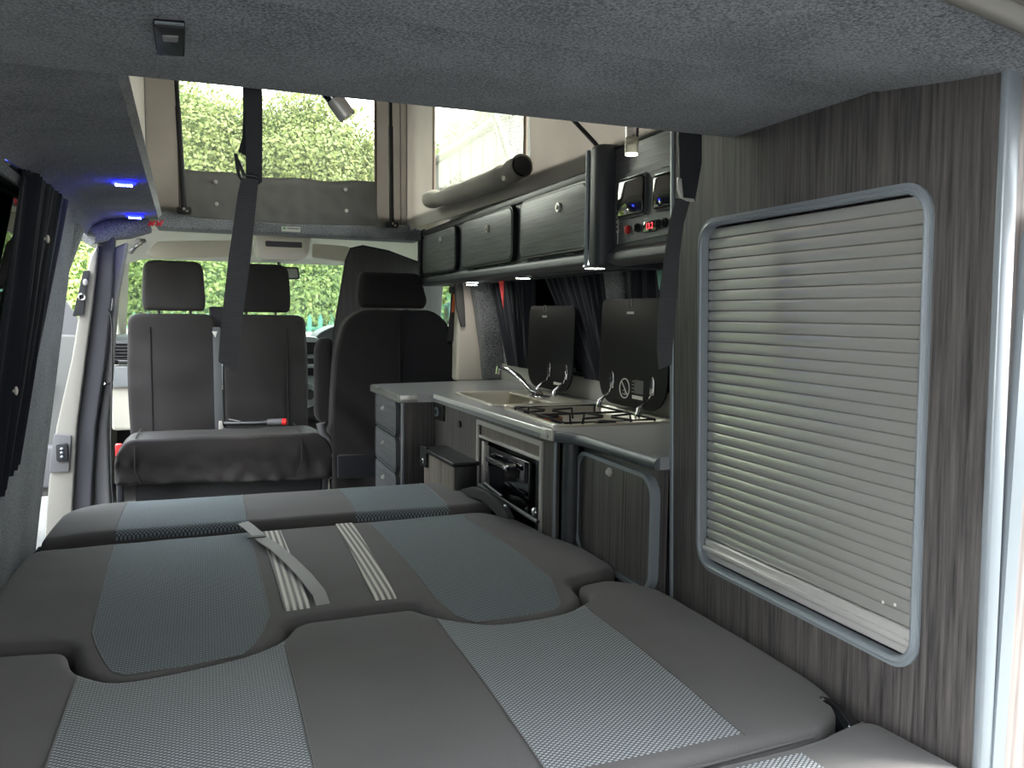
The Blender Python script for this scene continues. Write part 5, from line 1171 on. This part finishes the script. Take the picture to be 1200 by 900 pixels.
tree('sparse tree rising behind the grey clad wall', [(4.75, 17.4, 4.35, .5, .5, .55), (5.35, 17.2, 4.85, .45, .4, .6), (5.0, 17.3, 3.7, .7, .5, .7), (6.0, 17.3, 5.3, .4, .4, .5)], 1700, 5.1, 17.4)
bush('hedge', 'dark hedge at the left of the camper behind the tinted window', 'hedge', [(-4.2, 2.4+i*1.6, .8, .9, 1.3, 2.0) for i in range(4)], 16000, .06, 'leafB')
bush('hedge', 'green hedge beyond the driver window', 'hedge', [(2.1+i*.6, 10.2-i*.1, .5, .6, .6, 1.3) for i in range(2)], 10000, .06, 'leafA')
# palisade fence
fe = thing('palisade_fence', 'teal palisade fence in front of the hedge beyond the windscreen', 'fence', (1, 12.0, ZG)); pk = None
for i in range(38):
    x = -2.6+i*.155
    if pk is None:
        bm = B(); prism(bm, [(-.032, ZG+.05), (.032, ZG+.05), (.032, 1.0), (0, 1.07), (-.032, 1.0)], 0, .012, F((0, 11.96, 0), (1, 0, 0), (0, 0, 1), (0, -1, 0)), .002)
        for v in bm.verts: v.co.x += x
        pk = obj('picket', bm, 'fence', fe)
    else:
        c = pk.copy(); COL.objects.link(c); c.parent = fe; c.location = (i*.155, 0, 0)
for z in (ZG+.3, .85):
    bm = B(); box(bm, -2.7, 3.35, 11.965, 12.01, z-.025, z+.025, .004); obj('rail', bm, 'fence', fe)
for x in (-2.7, .4, 3.35):
    bm = B(); box(bm, x-.05, x+.05, 12.01, 12.09, ZG, 1.0, .005); obj('post', bm, 'fence', fe)
# grey clad wall / building beside the van
BX = 3.6; a = onX(510, 190, BX); b = onX(583, 141, BX); zt = (a.z+b.z)/2
bd = thing('clad_building', 'long grey clad building with ribbed wall seen through the side pop top window', 'building', (BX+1, 9, ZG))
bm = B(); box(bm, BX, BX+.9, 5.0, 13.3, zt-.62, zt); obj('upper_wall', bm, 'cladding', bd)
bm = B(); tube(bm, [(BX-.02, 5, zt), (BX-.02, 13.3, zt)], .07, 12); obj('coping', bm, 'cladding', bd)
bm = B(); box(bm, BX-.06, BX+.3, 5.0, 13.3, zt-.68, zt-.61, .01); obj('ledge', bm, 'cladding', bd)
bm = B(); box(bm, BX+.12, BX+.9, 5.0, 13.3, ZG, zt-.62); obj('lower_wall', bm, 'claddark', bd)
ps = None
for i in range(22):
    y = 5.1+i*.38
    if ps is None: bm = B(); box(bm, BX, BX+.12, y-.05, y+.05, ZG, zt-.68, .005); ps = obj('upright', bm, 'cladding', bd)
    else: c = ps.copy(); COL.objects.link(c); c.parent = bd; c.location = (0, i*.38, 0)
bm = B(); 
for i in range(16): box(bm, BX-.012, BX, 5.3+i*.52, 5.32+i*.52, zt-.61, zt-.07)
obj('joint_strip', bm, 'claddark', bd)
# light tube outside the side canvas: roof lift arm
p = hit(577, 128, FR(0, 0, .06), rn); q = hit(604, 205, FR(0, 0, .06), rn)
bm = B(); cyl(bm, q, p+(p-q)*.15, .014, 16); o = obj('roof_lift_arm', bm, 'tube'); tag(o, 'light grey roof lift tube outside the side pop top window', 'lift arm')

bm = B(); box(bm, -6, 6, -3.5, -3.2, ZG, 3.9); o = obj('light_blocking_wall', bm, 'blocker'); tag(o, 'unseen grey wall added behind the camper to cut rear light', 'wall')  # unseen wall, added to hold back daylight from the rear opening
# ================================================================== LIGHT
W = bpy.data.worlds.new('sky'); SC.world = W; W.use_nodes = True; nt = W.node_tree; bg = nt.nodes['Background']
tcn = nt.nodes.new('ShaderNodeTexCoord'); sep = nt.nodes.new('ShaderNodeSeparateXYZ'); rmp = nt.nodes.new('ShaderNodeValToRGB')
nt.links.new(tcn.outputs['Generated'], sep.inputs[0]); nt.links.new(sep.outputs['Z'], rmp.inputs['Fac']); nt.links.new(rmp.outputs['Color'], bg.inputs['Color'])
e = rmp.color_ramp.elements; e[0].position = 0; e[0].color = (1, .99, .96, 1); e[1].position = .8; e[1].color = (.84, .91, 1, 1)
bg.inputs['Strength'].default_value = 3.2
sd = bpy.data.lights.new('sun', 'SUN'); sd.energy = 3.5; sd.angle = math.radians(12); sd.color = (1, .95, .85); so = bpy.data.objects.new('sun', sd); COL.objects.link(so)
so.rotation_euler = (math.radians(12), math.radians(30), 0)
vs = SC.view_settings; vs.view_transform = 'Standard'; vs.look = 'None'; vs.exposure = 2.5; vs.gamma = 1; vs.use_curve_mapping = False
SC.cycles.max_bounces = 10; SC.cycles.diffuse_bounces = 6; SC.cycles.transparent_max_bounces = 16; SC.cycles.transmission_bounces = 6
